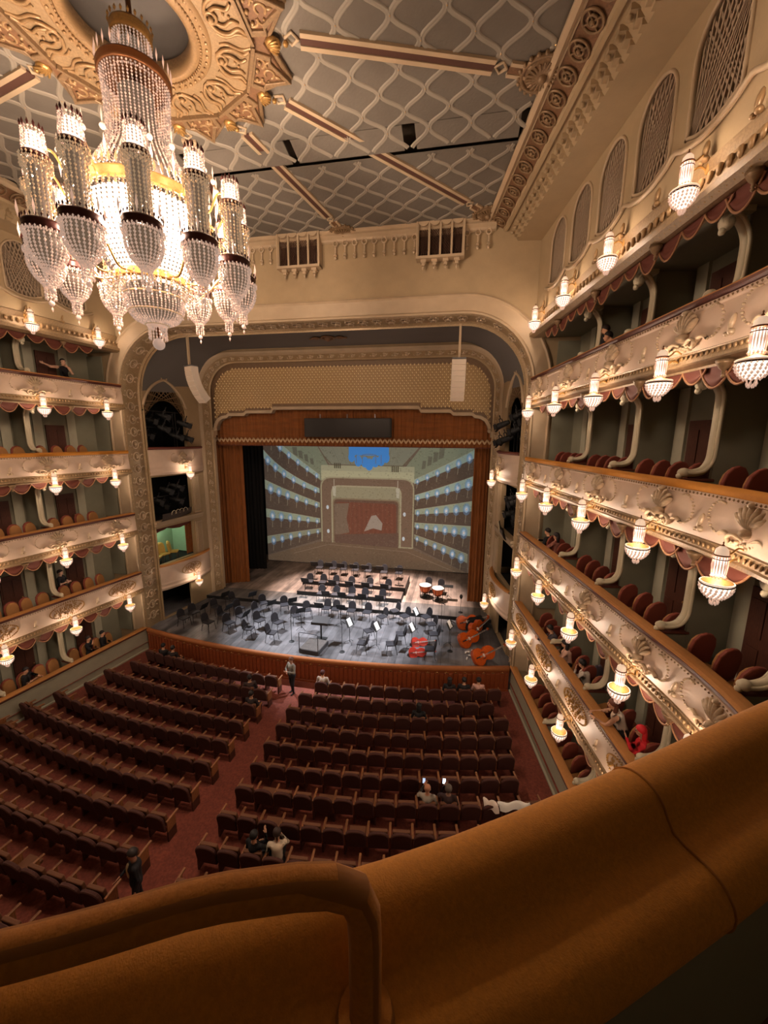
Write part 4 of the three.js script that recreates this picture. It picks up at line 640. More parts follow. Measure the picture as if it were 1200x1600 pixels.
// stage frame: ornate bands, smooth jambs, lattice header and stepped arch
{
  const f = thing('inner_proscenium', 'inner stage frame with gilded lattice header and stepped moorish arch', 'arch');
  const A2 = arch(8.45, 14.2, 2.0, -0.1), A3 = arch(8.1, 13.85, 1.7, -0.1);
  part(f, 'plain_frame', sweepXY(A2, [[0.1, -4.82], [0.1, -4.75], [0.0, -4.8], [-0.1, -4.95]]), M.cream);
  part(f, 'back_wall', (() => { const s = shapeOf([[-9.4, -0.15], ...[[-8.45, -0.15]], ...A2, [8.45, -0.15], [9.4, -0.15], [9.4, 15], [-9.4, 15]]); const g = extrude(s, 0.1); g.translate(0, 0, -4.95); return g; })(), M.wall);
  part(f, 'ornate_band', sweepXY(A2, [[-0.1, -4.95], [-0.06, -5.0], [-0.28, -5.42], [-0.36, -5.46]]), M.reveal);
  const leaf = merge([torus(0.11, 0.03, 0, 0, 0, 10, 5, [0, 0, 0.6], 4.6), ball(0.05, 0, 0, 0.02, 6, 4), ball(0.045, 0.17, 0.06, 0.01, 6, 4), ball(0.045, -0.17, -0.06, 0.01, 6, 4)]);
  const An = normals2(A2); let acc = 0; for (let i = 1; i < An.length; i++) { const q = An[i], b = An[i - 1]; acc += Math.hypot(q.x - b.x, q.y - b.y); if (acc < 0.34) continue; acc = 0; const o = part(f, 'leaf_boss', leaf, M.relief2), inn = V(-q.nx * 0.88, -q.ny * 0.88, 0.47).normalize(), tx = V(-q.ny, q.nx, 0); o.matrix.makeBasis(tx, V().crossVectors(inn, tx), inn); o.quaternion.setFromRotationMatrix(o.matrix); o.position.set(q.x - q.nx * 0.18, q.y - q.ny * 0.18, -5.2); }
  for (const s of [-1, 1]) part(f, 'smooth_jamb', jamb(s), M.cream);
  // stepped lower edge of the header
  const half = [[4.2, 11.25], [4.32, 11.05], [5.9, 11.05], [6.05, 10.9], [7.05, 10.9], [7.15, 10.78], [7.45, 10.74], [7.7, 10.6], [7.85, 10.35], [7.92, 10.1], [8.1, 10.05], [8.14, 9.8]];
  const edge = [...half.slice().reverse().map(([x, y]) => [-x, y]), ...half];
  const hs = shapeOf([...edge, [8.4, 9.8], [8.4, 12.2], ...arch(8.4, 14.1, 1.9, 12.2).slice().reverse(), [-8.4, 12.2], [-8.4, 9.8]]);
  const hp = extrude(hs, 0.12); hp.translate(0, 0, -5.72); part(f, 'header_panel', hp, M.latticebase);
  part(f, 'stepped_moulding', sweepXY(edge, [[0.0, -5.5], [0.16, -5.46], [0.2, -5.56], [0.0, -5.75], [0.0, -5.9], [0.0, -5.5]]), M.cream);
  for (const s of [-1, 1]) part(f, 'bracket', merge([box(0.34, 0.3, 0.4, s * 8.2, 9.92, -5.6), box(0.26, 0.16, 0.34, s * 8.24, 9.72, -5.6), ball(0.14, s * 8.0, 10.12, -5.55, 8, 6)]), M.cream);
  // gilded studs of the lattice and its diagonal bars
  const inHeader = (x, y) => { if (y > 13.6 || Math.abs(x) > 7.95) return false; const ax = Math.abs(x); let e = 11.25; for (const [hx, hy] of half) if (ax > hx - 0.05) e = hy; if (y < e + 0.3) return false; const r = 1.6, dx = ax - (7.95 - r), dy = y - (13.6 - r); return !(dx > 0 && dy > 0 && Math.hypot(dx, dy) > r); };
  const studs = [], px = 0.212, py = 0.27; for (let i = -40; i <= 40; i++) for (let j = 0; j < 28; j++) { const x = i * px + (j % 2) * px / 2, y = 9.9 + j * py / 2; if (inHeader(x, y)) studs.push([x, y]); }
  const im = new THREE.InstancedMesh(clean(new THREE.OctahedronGeometry(0.072)), M.stud, studs.length), mm = new THREE.Matrix4(); studs.forEach(([x, y], i) => im.setMatrixAt(i, mm.makeScale(0.75, 1, 0.7).setPosition(x, y, -5.58))); im.name = 'gilded_studs'; im.userData.kind = 'stuff'; im.castShadow = im.receiveShadow = true; f.add(im);
  const bars = [], sl = py / px, ang = Math.atan2(px, py); for (const s of [-1, 1]) for (let i = -62; i <= 62; i++) { let run = null; for (let t = 0; t <= 60; t++) { const y = 9.9 + t * 0.07, x = (i + 0.5) * px + s * (y - 9.9) / sl, ok = inHeader(x, y); if (ok) { run ??= [x, y, x, y]; run[2] = x; run[3] = y; } if ((!ok || t === 60) && run) { const l = Math.hypot(run[2] - run[0], run[3] - run[1]); if (l > 0.1) bars.push(clean(tf(new THREE.BoxGeometry(0.026, l, 0.03), { p: [(run[0] + run[2]) / 2, (run[1] + run[3]) / 2, -5.595], r: [0, 0, -s * ang] }))); run = null; } } }
  part(f, 'lattice_bars', merge(bars), M.latticebar).userData.kind = 'stuff';
}
function jamb(s) { const g = extrude(shapeOf([[8.14, 5.75], [8.18, 5.7], [8.4, 5.42], [8.6, 5.4], [8.9, 5.4], [8.9, 5.8]].map(([x, y]) => [s * x, y])), 10.4); g.rotateX(-PI / 2); g.translate(0, -0.1, 0); return metres(clean(g)); }
// ================================================================ STAGE
{
  const v = thing('stage_valance', 'rust brown pleated valance with zigzag braid above the stage', 'curtain');
  part(v, 'pleats', fold(-8.5, 8.5, 9.18, 11.6, -6.05, 74, 0.045), M.curtain);
  const z = []; for (let i = 0; i < 62; i++) { const x = -8.3 + i * 0.268; z.push([x, 9.42, -5.97], [x + 0.134, 9.62, -5.97]); }
  part(v, 'zigzag_braid', merge(z.slice(0, -1).map((a, i) => { const b = z[i + 1], dx = b[0] - a[0], dy = b[1] - a[1]; return clean(tf(new THREE.BoxGeometry(Math.hypot(dx, dy) + 0.04, 0.085, 0.03), { p: [(a[0] + b[0]) / 2, (a[1] + b[1]) / 2, -5.97], r: [0, 0, Math.atan2(dy, dx)] })); })), M.braid).userData.kind = 'stuff';
  part(v, 'hem', box(17, 0.05, 0.06, 0, 9.2, -6.02), M.swag);
  const s = thing('surtitle_display', 'black surtitle display panel hung in front of the valance', 'display', [0.15, 10.25, -5.75]);
  part(s, 'housing', rbox(5.1, 1.06, 0.16, 0.02), M.black); part(s, 'screen', box(4.98, 0.96, 0.02, 0, 0, 0.085), M.displaydark); for (const x of [-1.6, 0, 1.6]) part(s, 'hanger', box(0.05, 0.25, 0.05, x, 0.63, 0), M.steel);
  solo('side_curtain', 'wide rust brown side curtain at the left of the stage', 'curtain', fold(-8.75, -7.12, 0.05, 10.6, -6.3, 9, 0.06, -0.7), M.curtain);
  solo('side_curtain', 'rust brown side curtain at the right of the stage', 'curtain', fold(7.3, 8.8, 0.05, 10.6, -6.65, 8, 0.06, 0.1), M.curtain);
  solo('side_curtain', 'black masking leg behind the left side curtain', 'curtain', fold(-9.2, -7.25, 0.05, 10.6, -9.3, 8, 0.04, -0.4), M.blackcloth);
  solo('side_curtain', 'black masking leg hidden behind the right side curtain', 'curtain', fold(7.75, 9.4, 0.05, 10.6, -10.2, 8, 0.04), M.blackcloth);
}
// stage house
struct('wall_stage', 'black walls of the stage house around the projection screen', 'wall', merge([box(0.2, 15, 10, -10.4, 7, -10.4), box(0.2, 15, 10, 10.4, 7, -10.4), box(21, 15, 0.2, 0, 7, -13.2), box(21, 0.2, 10, 0, 14.6, -10.2)]), M.blackcloth);
struct('floor_apron', 'dark scuffed stage apron under the orchestra chairs', 'floor', (() => { const p = [[-11.5, -4.3], [11.5, -4.3]]; p.push([11.5, -0.05], [9.0, -0.05]); for (let i = 0; i <= 24; i++) { const x = lerp(8.95, -8.95, i / 24); p.push([x, 1.02 * (1 - (x / 8.95) ** 2) - 0.08]); } p.push([-9.0, -0.05], [-11.5, -0.05]); const g = new THREE.ExtrudeGeometry(shapeOf(p), { depth: 1.0, bevelEnabled: false }); g.rotateX(PI / 2); g.translate(0, -0.15, 0); return metres(clean(g)); })(), M.apron);
struct('floor_strip', 'dark grey front strip of the raised stage floor', 'floor', box(19, 0.18, 1.4, 0, -0.04, -5.03), M.strip);
struct('floor_stage', 'pale worn stage floor in front of the screen', 'floor', box(20, 0.2, 7.6, 0, -0.05, -9.53), M.stage);
struct('trim_3', 'black riser edge of the raised stage', 'trim', box(17.4, 0.19, 0.03, 0, -0.055, -4.31), M.black);
// curved wooden barrier before the orchestra
{
  const pth = []; for (let i = 0; i <= 36; i++) { const x = lerp(-8.96, 8.96, i / 36), z = 1.05 * (1 - (x / 8.96) ** 2), dz = -2.1 * x / 80.3, l = Math.hypot(1, dz); pth.push({ x, z, nx: -dz / l, nz: 1 / l }); }
  const b = thing('orchestra_barrier', 'curved reddish wooden barrier between the stalls and the stage', 'barrier');
  part(b, 'velvet_top', sweep(pth, [[-0.1, -0.2], [-0.1, -0.08], [-0.06, -0.03], [0.0, -0.02], [0.06, -0.04], [0.1, -0.12], [0.08, -0.2]], false), M.barrierTop);
  part(b, 'board', sweep(pth, [[0.06, -0.2], [0.05, -0.32], [0.03, -0.34], [0.03, -1.1], [0.06, -1.12], [0.06, -1.22]]), M.barrier);
  for (let i = 0; i < 90; i++) { const t = (i + 0.5) / 90 * 36, k = Math.floor(t), a = pth[k], c = pth[k + 1], u = t - k, x = lerp(a.x, c.x, u), z = lerp(a.z, c.z, u); const o = part(b, 'fluted_slat', G_slat(), M.barrier, [x + a.nx * 0.045, -0.72, z + a.nz * 0.045], Math.atan2(a.nx, a.nz)); if (i % 2 === 0) part(b, 'gilded_bead', G_bead(), M.gilt, [x + a.nx * 0.06, -0.29, z + a.nz * 0.06]); }
}
function G_slat() { return G_slat.g ??= rbox(0.16, 0.74, 0.03, 0.012); }
function G_bead() { return G_bead.g ??= merge([ball(0.03, 0, 0, 0, 6, 4), ball(0.02, 0.06, -0.02, 0, 5, 4), ball(0.02, -0.06, -0.02, 0, 5, 4)]); }
// ---------------------------------------------------------------- projection screen: a picture of an auditorium, printed in light on the cloth
function screenPicture() {
  const W = 1200, H = 736, cv = document.createElement('canvas'); cv.width = W; cv.height = H; const g = cv.getContext('2d');
  const X = (x) => (x - 45) / 1120 * W, Y = (y) => (y - 30) / 660 * (H - 56) + 56, pg = (pts, c) => { g.fillStyle = c; g.beginPath(); pts.forEach((q, i) => i ? g.lineTo(X(q[0]), Y(q[1])) : g.moveTo(X(q[0]), Y(q[1]))); g.closePath(); g.fill(); }, ln = (pts, c, w) => { g.strokeStyle = c; g.lineWidth = w; g.beginPath(); pts.forEach((q, i) => i ? g.lineTo(X(q[0]), Y(q[1])) : g.moveTo(X(q[0]), Y(q[1]))); g.stroke(); };
  g.fillStyle = '#77685a'; g.fillRect(0, 0, W, H);
  pg([[300, -60], [960, -60], [800, 125], [415, 125]], '#8e9482'); ln([[330, 20], [430, 130], [800, 128], [940, 20]], '#6d6a55', 5); ln([[300, 20], [410, 140], [815, 138], [975, 20]], '#b0b393', 7);
  for (let i = 0; i < 9; i++) { ln([[430 + i * 45, 30], [470 + i * 36, 120]], '#7c8271', 1.5); }
  pg([[45, -60], [300, -60], [410, 135], [365, 215], [45, -10]], '#8a977f'); pg([[1165, -60], [960, -60], [815, 135], [862, 215], [1165, 40]], '#8f9a82');
  pg([[368, 130], [862, 130], [862, 215], [368, 215]], '#b7bc9c'); pg([[368, 160], [862, 160], [862, 210], [368, 205]], '#c4c9a6');
  for (let i = 0; i < 4; i++) { const a = i / 4; pg([[210 + a * 130, 35 + a * 80], [235 + a * 120, 35 + a * 80], [240 + a * 118, 85 + a * 62], [215 + a * 128, 75 + a * 66]], '#6c6f60'); pg([[1010 - a * 120, 30 + a * 90], [985 - a * 110, 30 + a * 90], [980 - a * 110, 90 + a * 70], [1005 - a * 118, 80 + a * 75]], '#737665'); pg([[440 + i * 10, 118], [446 + i * 10, 118], [446 + i * 10, 146], [440 + i * 10, 146]], '#54503f'); pg([[745 + i * 10, 130], [751 + i * 10, 130], [751 + i * 10, 160], [745 + i * 10, 160]], '#54503f'); }
  // tiers: pale parapet bands over dark boxes, both sides
  const bez = (a, b, c, t) => [(1 - t) ** 2 * a[0] + 2 * t * (1 - t) * b[0] + t * t * c[0], (1 - t) ** 2 * a[1] + 2 * t * (1 - t) * b[1] + t * t * c[1]];
  const Ls = [[[60, -40], [200, 90], [360, 195], 40, 24], [[40, 70], [150, 200], [357, 272], 46, 26], [[45, 245], [180, 300], [357, 352], 52, 26], [[45, 410], [200, 425], [357, 440], 50, 24], [[45, 570], [200, 530], [360, 495], 44, 22]];
  const Rs = [[[1170, 50], [1010, 140], [862, 208], 44, 24], [[1170, 190], [1010, 250], [866, 292], 50, 26], [[1165, 325], [1010, 350], [868, 370], 54, 26], [[1155, 460], [1010, 450], [868, 440], 54, 26], [[1145, 610], [1010, 555], [868, 505], 50, 24]];
  pg([[45, -20], [200, 60], [362, 215], [362, 545], [45, 660]], '#5f5045'); pg([[1165, 60], [862, 225], [862, 560], [1145, 690]], '#605146');
  for (const S of [Ls, Rs]) S.forEach(([a, b, c, w0, w1], k) => {
    const up = [], dn = []; for (let i = 0; i <= 12; i++) { const t = i / 12, q = bez(a, b, c, t), w = lerp(w0, w1, t); up.push([q[0], q[1] - w * 0.5]); dn.push([q[0], q[1] + w * 0.5]); }
    pg([...up, ...dn.reverse()], k < 2 ? '#a9c4b8' : k < 4 ? '#a7b7a0' : '#9aa089'); ln(up, '#c0c4a8', 2);
    for (let i = 0; i < 6; i++) { const t = 0.12 + i * 0.165, q = bez(a, b, c, t), w = lerp(w0, w1, t); ln([[q[0], q[1] + w * 0.5], [q[0] - 4, q[1] + w * 1.7]], '#a29a83', 3); const y = q[1] + w * 0.25; for (const [r, col] of [[w * 0.5, 'rgba(110,170,240,0.5)'], [w * 0.28, '#b5dcff'], [w * 0.14, '#ffffff']]) { g.fillStyle = col; g.beginPath(); g.ellipse(X(q[0]), Y(y), r * 0.8, r * 1.3, 0, 0, 2 * PI); g.fill(); } }
  });
  // proscenium and painted curtain
  const rr = (x0, y0, x1, y1, r, c, st) => { g.beginPath(); g.moveTo(X(x0), Y(y1)); g.lineTo(X(x0), Y(y0 + r)); g.quadraticCurveTo(X(x0), Y(y0), X(x0 + r), Y(y0)); g.lineTo(X(x1 - r), Y(y0)); g.quadraticCurveTo(X(x1), Y(y0), X(x1), Y(y0 + r)); g.lineTo(X(x1), Y(y1)); g.closePath(); if (c) { g.fillStyle = c; g.fill(); } if (st) { g.strokeStyle = st; g.lineWidth = 8; g.stroke(); } };
  rr(366, 196, 860, 570, 60, '#7d6857', '#aeac8c'); rr(425, 242, 795, 575, 40, '#a1a084', '#b5b294'); rr(432, 312, 785, 560, 26, '#6d5446', '#8f8268'); rr(445, 330, 772, 520, 20, '#7a4a3a');
  for (let i = 0; i < 26; i++) ln([[452 + i * 12.3, 335], [450 + i * 12.6, 515]], i % 2 ? '#6f4536' : '#85523f', 2.5);
  pg([[440, 340], [520, 335], [505, 420], [520, 500], [440, 520]], 'rgba(130,120,104,0.8)'); pg([[600, 490], [640, 400], [665, 395], [700, 440], [695, 480], [650, 470]], '#a79f94'); pg([[440, 515], [785, 490], [785, 590], [440, 590]], '#6b5448');
  for (const x of [438, 778]) { ln([[x, 205], [x, 245]], '#c9c6b4', 4); pg([[x - 10, 245], [x + 10, 245], [x + 8, 300], [x - 6, 296]], '#c6c8b6'); }
  for (const [x, y] of [[400, 362], [402, 498], [815, 385], [812, 520]]) { g.fillStyle = '#d9efff'; g.beginPath(); g.ellipse(X(x), Y(y), 8, 12, 0, 0, 2 * PI); g.fill(); }
  // stalls
  pg([[45, 660], [362, 560], [860, 575], [1145, 690], [1145, 760], [45, 760]], '#76624f'); ln([[200, 640], [400, 575], [830, 592], [1090, 690]], '#8d7c68', 4);
  g.fillStyle = 'rgba(122,110,94,0.14)'; g.fillRect(0, 0, W, H);
  for (let i = 0; i < 5200; i++) { const x = rnd() * W, y = rnd() * H, q = rnd(); g.fillStyle = q < 0.5 ? 'rgba(60,48,38,0.16)' : 'rgba(190,190,160,0.12)'; g.fillRect(x, y, 2 + 7 * rnd(), 2 + 5 * rnd()); }
  // blue chandelier
  g.fillStyle = '#4f9bf2'; g.fillRect(X(520), 0, X(730) - X(520), Y(75)); for (const [x, y, r] of [[535, 95, 18], [570, 115, 20], [605, 120, 20], [628, 132, 22], [660, 118, 20], [690, 110, 20], [716, 96, 18]]) { g.beginPath(); g.ellipse(X(x), Y(y - 10), r * 1.05, r * 1.5, 0, 0, 2 * PI); g.fill(); }
  g.strokeStyle = '#6d82a0'; g.lineWidth = 4; for (const x of [560, 592, 662, 690]) { g.beginPath(); g.moveTo(X(x), Y(70)); g.lineTo(X(x), Y(118)); g.stroke(); } g.beginPath(); g.ellipse(X(628), Y(78), 44, 10, 0, PI, 2 * PI); g.stroke();
  const t = new THREE.CanvasTexture(cv); t.colorSpace = THREE.SRGBColorSpace; return t;
}
{
  const t = screenPicture(), m = new THREE.MeshStandardMaterial({ map: t, roughness: 0.95, emissive: 0xffffff, emissiveMap: t, emissiveIntensity: SCREEN, side: THREE.DoubleSide });
  const s = thing('projection_screen', 'projection screen filling the stage, showing an auditorium with a blue chandelier', 'screen', [-0.2, 4.95, -11.6]);
  const g = new THREE.PlaneGeometry(15.75, 9.7); part(s, 'screen_cloth', g, m); part(s, 'bottom_hem', box(15.75, 0.08, 0.05, 0, -4.88, 0), M.strip);
}
// ---------------------------------------------------------------- loudspeaker arrays
function speakerArray(x, yaw, label) {
  const s = thing('speaker_array', label, 'loudspeaker', [x, 12.93, -1.12], yaw); part(s, 'hanging_pole', box(0.09, 1.55, 0.09, 0, 0.85, -0.05), M.cream); part(s, 'rigging_frame', box(0.56, 0.05, 0.36, 0, 0.03, -0.1), M.steel);
  let y = 0, z = 0.05, n = 8; for (let i = 0; i < n; i++) { const a = i * 0.1 + 0.02, h = 0.226, g = new THREE.Group(); g.name = 'cabinet'; g.position.set(0, y, z); g.rotation.x = a; s.add(g); part(g, 'housing', rbox(0.58, h - 0.006, 0.36, 0.015, 0, -h / 2, -0.18), M.speaker); part(g, 'front_grille', box(0.54, h - 0.03, 0.012, 0, -h / 2, 0.004), M.speakerGrille); y -= h * Math.cos(a); z -= h * Math.sin(a); }
}
speakerArray(-6.26, -0.42, 'pale curved loudspeaker array hanging at the left of the stage frame');
speakerArray(6.27, 0.05, 'pale loudspeaker array hanging at the right of the stage frame');
// ---------------------------------------------------------------- stage spotlights in the boxes
function spotProto() {
  const g = new THREE.Group();
  part(g, 'body', merge([cyl(0.13, 0.15, 0.42, 0, 0, 0, 12, [PI / 2, 0, 0]), cyl(0.09, 0.12, 0.16, 0, 0, 0.28, 12, [PI / 2, 0, 0])]), M.black);
  part(g, 'lens', cyl(0.12, 0.12, 0.02, 0, 0, -0.215, 14, [PI / 2, 0, 0]), M.lens);
  for (const [x, y, rx, ry] of [[0, 0.16, 0.5, 0], [0, -0.16, -0.5, 0], [0.16, 0, 0, 0.5], [-0.16, 0, 0, -0.5]]) part(g, 'barn_door', box(x ? 0.01 : 0.26, x ? 0.26 : 0.01, 0.2, x, y, -0.3, ry, rx), M.black);
  part(g, 'yoke', merge([box(0.02, 0.36, 0.04, 0.17, 0.1, 0), box(0.02, 0.36, 0.04, -0.17, 0.1, 0), box(0.36, 0.02, 0.04, 0, 0.28, 0), cyl(0.025, 0.025, 0.2, 0, 0.37, 0, 6)]), M.black);
  return g;
}
const SP = spotProto(), spots = [];
for (const side of [-1, 1]) for (const [z, y, o, nm] of [[-1.7, 9.75, 0.5, 'upper'], [-2.3, 10.1, 0.1, 'upper'], [-2.9, 9.7, -0.15, 'upper'], [-3.3, 10.35, -0.3, 'upper'], [-2.5, 10.75, 0.2, 'upper'], [-1.9, 10.5, 0.4, 'upper'], [-3.4, 9.6, -0.25, 'upper'], [-1.8, 6.3, 0.4, 'middle'], [-2.4, 6.8, 0.3, 'middle'], [-3.0, 6.2, 0.3, 'middle'], [-2.2, 6.0, 0.5, 'middle'], [-3.2, 6.9, 0.4, 'middle']]) spots.push([side, z, y, o, nm]);
const spotRank = {};
for (const [side, z, y, o, nm] of spots) { const g = SP.clone(), x = side * (bx(z) + o); g.name = numbered('stage_spotlight'); g.position.set(x, y, z); g.rotation.order = 'YXZ'; g.rotation.set(-0.35, side * (PI / 2 - 0.5), 0); const r = spotRank[side + nm] = (spotRank[side + nm] ?? 0) + 1; setData(g, `black theatre spotlight with barn doors, ${ORD[r]} in the ${SIDE(side)} ${nm} stage box`, 'spotlight', 'spotlights in the stage boxes'); scene.add(g); }
for (const side of [-1, 1]) { const r = thing('lighting_rail', `black pipe rail carrying spotlights in the ${SIDE(side)} stage boxes`, 'rail'); for (const [y, o] of [[10.15, 0.35], [10.95, 0.2], [6.5, 0.4]]) part(r, 'pipe', merge([cyl(0.03, 0.03, 2.6, side * (bx(-2.4) + o), y, -2.4, 8, [PI / 2, 0, 0]), cyl(0.03, 0.03, y > 8 ? 2.0 : 1.6, side * (bx(-2.4) + o), y > 8 ? 10.0 : 6.1, -3.4, 8)]), M.black); }
// basket of hoops on the middle ledge of the left stage box, chairs in the green-walled box
for (const side of [-1, 1]) { const o = thing('hoop_basket', `curved black iron basket on the middle ledge of the ${SIDE(side)} stage box`, 'basket', [side * (bx(-2.4) - 0.08), 5.3, -2.4], side * -0.06); part(o, 'trough', grid(10, 5, (u, v) => [side * (-0.32 * Math.sin(v * PI / 2) * (0.6 + 0.4 * Math.sin(u * PI))), 0.42 * (1 - Math.cos(v * PI / 2)), lerp(-1.25, 1.25, u)]), M.bronze2); for (let i = 0; i < 4; i++) part(o, 'hoop', torus(0.2, 0.014, side * -0.3, 0.3, -0.5 + i * 0.33, 14, 5, [0, PI / 2, 0], PI), M.scroll); }
[[-9.5, -1.7, 0.3], [-9.55, -2.3, -0.2], [-9.4, -2.9, 0.5], [-10.0, -2.1, 0.1]].forEach(([x, z, r], i) => { const o = BC.clone(); o.traverse((q) => { if (q.isMesh) q.material = q.material === M.boxback || q.material === M.boxpad ? M.yellowpad : q.material; }); o.name = numbered('box_chair'); o.position.set(x, 2.78, z); o.rotation.y = -PI / 2 + r; setData(o, `yellow padded chair in the green-walled left stage box, ${ORD[i + 1]} from the hall`, 'chair', 'chairs in the green-walled stage box'); scene.add(o); });
// ================================================================ ORCHESTRA
function orchChair() {
  const g = new THREE.Group(), s = new THREE.Shape(); s.moveTo(-0.2, 0); s.bezierCurveTo(-0.23, 0.34, -0.12, 0.4, 0, 0.4); s.bezierCurveTo(0.12, 0.4, 0.23, 0.34, 0.2, 0); s.closePath();
  part(g, 'backrest', tf(extrude(s, 0.03, 0.01, 5), { p: [0, 0.5, 0.22], r: [0.18, 0, 0] }), M.chairpad);
  part(g, 'seat', rbox(0.45, 0.06, 0.44, 0.025, 0, 0.46, 0), M.chairpad);
  for (const x of [-0.2, 0.2]) { part(g, 'leg', tube([[x, 0.44, -0.18], [x * 1.15, 0.0, -0.24]], 0.014, 2, 5), M.black); part(g, 'leg', tube([[x, 0.75, 0.27], [x, 0.46, 0.2], [x * 1.15, 0.0, 0.27]], 0.014, 6, 5), M.black); }
  return g;
}
const OC = orchChair(), face = (x, z, tx = 0.05, tz = 0.1) => Math.atan2(-(tx - x), -(tz - z));
function chairAt(x, y, z, label, ry) { const o = OC.clone(); o.name = numbered('orchestra_chair'); o.position.set(x, y, z); o.rotation.y = ry ?? face(x, z); setData(o, label, 'chair', 'black orchestra chairs'); scene.add(o); return o; }
const left = [[-7.42, -0.77], [-7.34, -1.5], [-5.89, -0.6], [-6.59, -2.35], [-4.81, -0.73], [-5.61, -1.54], [-6.14, -3.43], [-5.24, -2.46], [-3.5, -0.38], [-3.42, -1.29], [-4.6, -1.6], [-4.26, -3.35], [-4.1, -2.4], [-2.98, -3.37], [-1.8, -2.21], [-2.4, -1.3], [-1.44, -2.95], [-2.18, -0.2]];
left.sort((a, b) => a[0] - b[0]).forEach(([x, z], i) => chairAt(x, -0.15, z, `black padded orchestra chair left of the podium, ${ORD[i + 1]} from the left stage wall`, face(x, z) + (rnd() - 0.5) * 0.5));
const rightC = [[2.37, -0.1], [2.4, -1.32], [3.69, -0.29], [3.99, -1.3], [3.93, -3.32], [5.06, -3.45], [5.39, -2.64], [5.58, -1.62], [5.49, -0.2], [2.75, -3.0], [3.3, -3.85]];
rightC.sort((a, b) => a[0] - b[0]).forEach(([x, z], i) => chairAt(x, -0.15, z, `black padded orchestra chair right of the podium, ${ORD[i + 1]} towards the double basses`, face(x, z) + (rnd() - 0.5) * 0.4));
[[[-0.5, 0.05, 0.95, 1.85], -0.15, -3.4, 'on the apron before the stage step'], [[-1.35, -0.45, 0.5, 1.3, 2.35], 0.05, -5.0, 'on the strip just above the stage step'], [[-2.5, -1.65, -0.8, 0.2, 1.35, 2.5], 0.3, -6.1, 'on the low platform'], [[-2.55, -1.61, -0.87, -0.04, 0.83, 1.92, 2.91], 0.55, -8.1, 'on the high platform before the screen']].forEach(([xs, y, z, where]) => xs.forEach((x, i) => chairAt(x, y, z + 0.08 * (rnd() - 0.5), `black orchestra chair ${where}, ${ORD[i + 1]} from the left`, PI + 0.12 * (rnd() - 0.5) - x * 0.03)));
// music stands
function standProto() {
  const g = new THREE.Group(); part(g, 'desk', merge([box(0.5, 0.34, 0.012, 0, 1.08, 0, 0, -0.5), box(0.5, 0.015, 0.07, 0, 0.93, 0.1, 0, -0.5)]), M.black); part(g, 'pole', cyl(0.014, 0.014, 0.96, 0, 0.55, 0, 7), M.black);
  for (let i = 0; i < 3; i++) { const a = i * 2 * PI / 3; part(g, 'leg', tube([[0, 0.16, 0], [0.16 * Math.cos(a), 0.1, 0.16 * Math.sin(a)], [0.27 * Math.cos(a), 0.01, 0.27 * Math.sin(a)]], 0.01, 6, 5), M.black); }
  return g;
}
const ST = standProto();
function standAt(x, y, z, label, ry, sheet) {
  const o = ST.clone(); o.name = numbered('music_stand'); o.position.set(x, y, z); o.rotation.y = ry; setData(o, label, 'music stand', 'black music stands'); scene.add(o);
  if (sheet) { const p = solo('sheet_music', `white score lying on the ${sheet}`, 'sheet music', merge([box(0.27, 0.37, 0.006, 0, 0.02, 0), box(0.25, 0.35, 0.01, 0, 0.02, 0)]), M.paper); p.rotation.order = 'YXZ'; p.rotation.set(-0.5, ry, 0); p.position.set(x + Math.sin(ry) * 0.012, y + 1.088, z + Math.cos(ry) * 0.012); }
}
[[-6.25, -2.75], [-6.4, -1.1], [-4.75, -3.1], [-3.8, -0.75], [-3.15, -2.2], [-2.2, -2.75], [-5.1, -1.3], [-1.25, -1.6]].sort((a, b) => a[0] - b[0]).forEach(([x, z], i) => standAt(x, -0.15, z, `black music stand left of the podium, ${ORD[i + 1]} from the left stage wall`, face(x, z)));
[[1.58, -0.75, 'stand nearest the right of the podium'], [2.95, -0.62, 'stand second to the right of the podium'], [4.6, -0.85, 'stand beside the red cellos'], [4.6, -2.6, 'stand behind the red cellos'], [6.34, -1.5, 'stand beside the double basses']].forEach(([x, z, s], i) => standAt(x, -0.15, z, `black music stand holding a white score, ${ORD[i + 1]} right of the podium`, 1.2, s));
[[[-0.56, 0.65], -0.15, -2.4, 'facing the podium'], [[-0.75, 0.2, 1.4, 2.4], -0.15, -4.05, 'along the stage step'], [[-2.5, -0.75, 0.3, 1.3, 2.45], 0.05, -5.3, 'before the low platform'], [[-2.5, -1.5, -0.72, 0.13, 0.9, 1.85, 3.05], 0.55, -7.0, 'on the high platform']].forEach(([xs, y, z, where]) => xs.forEach((x, i) => standAt(x, y, z, `black music stand ${where}, ${ORD[i + 1]} from the left`, PI)));
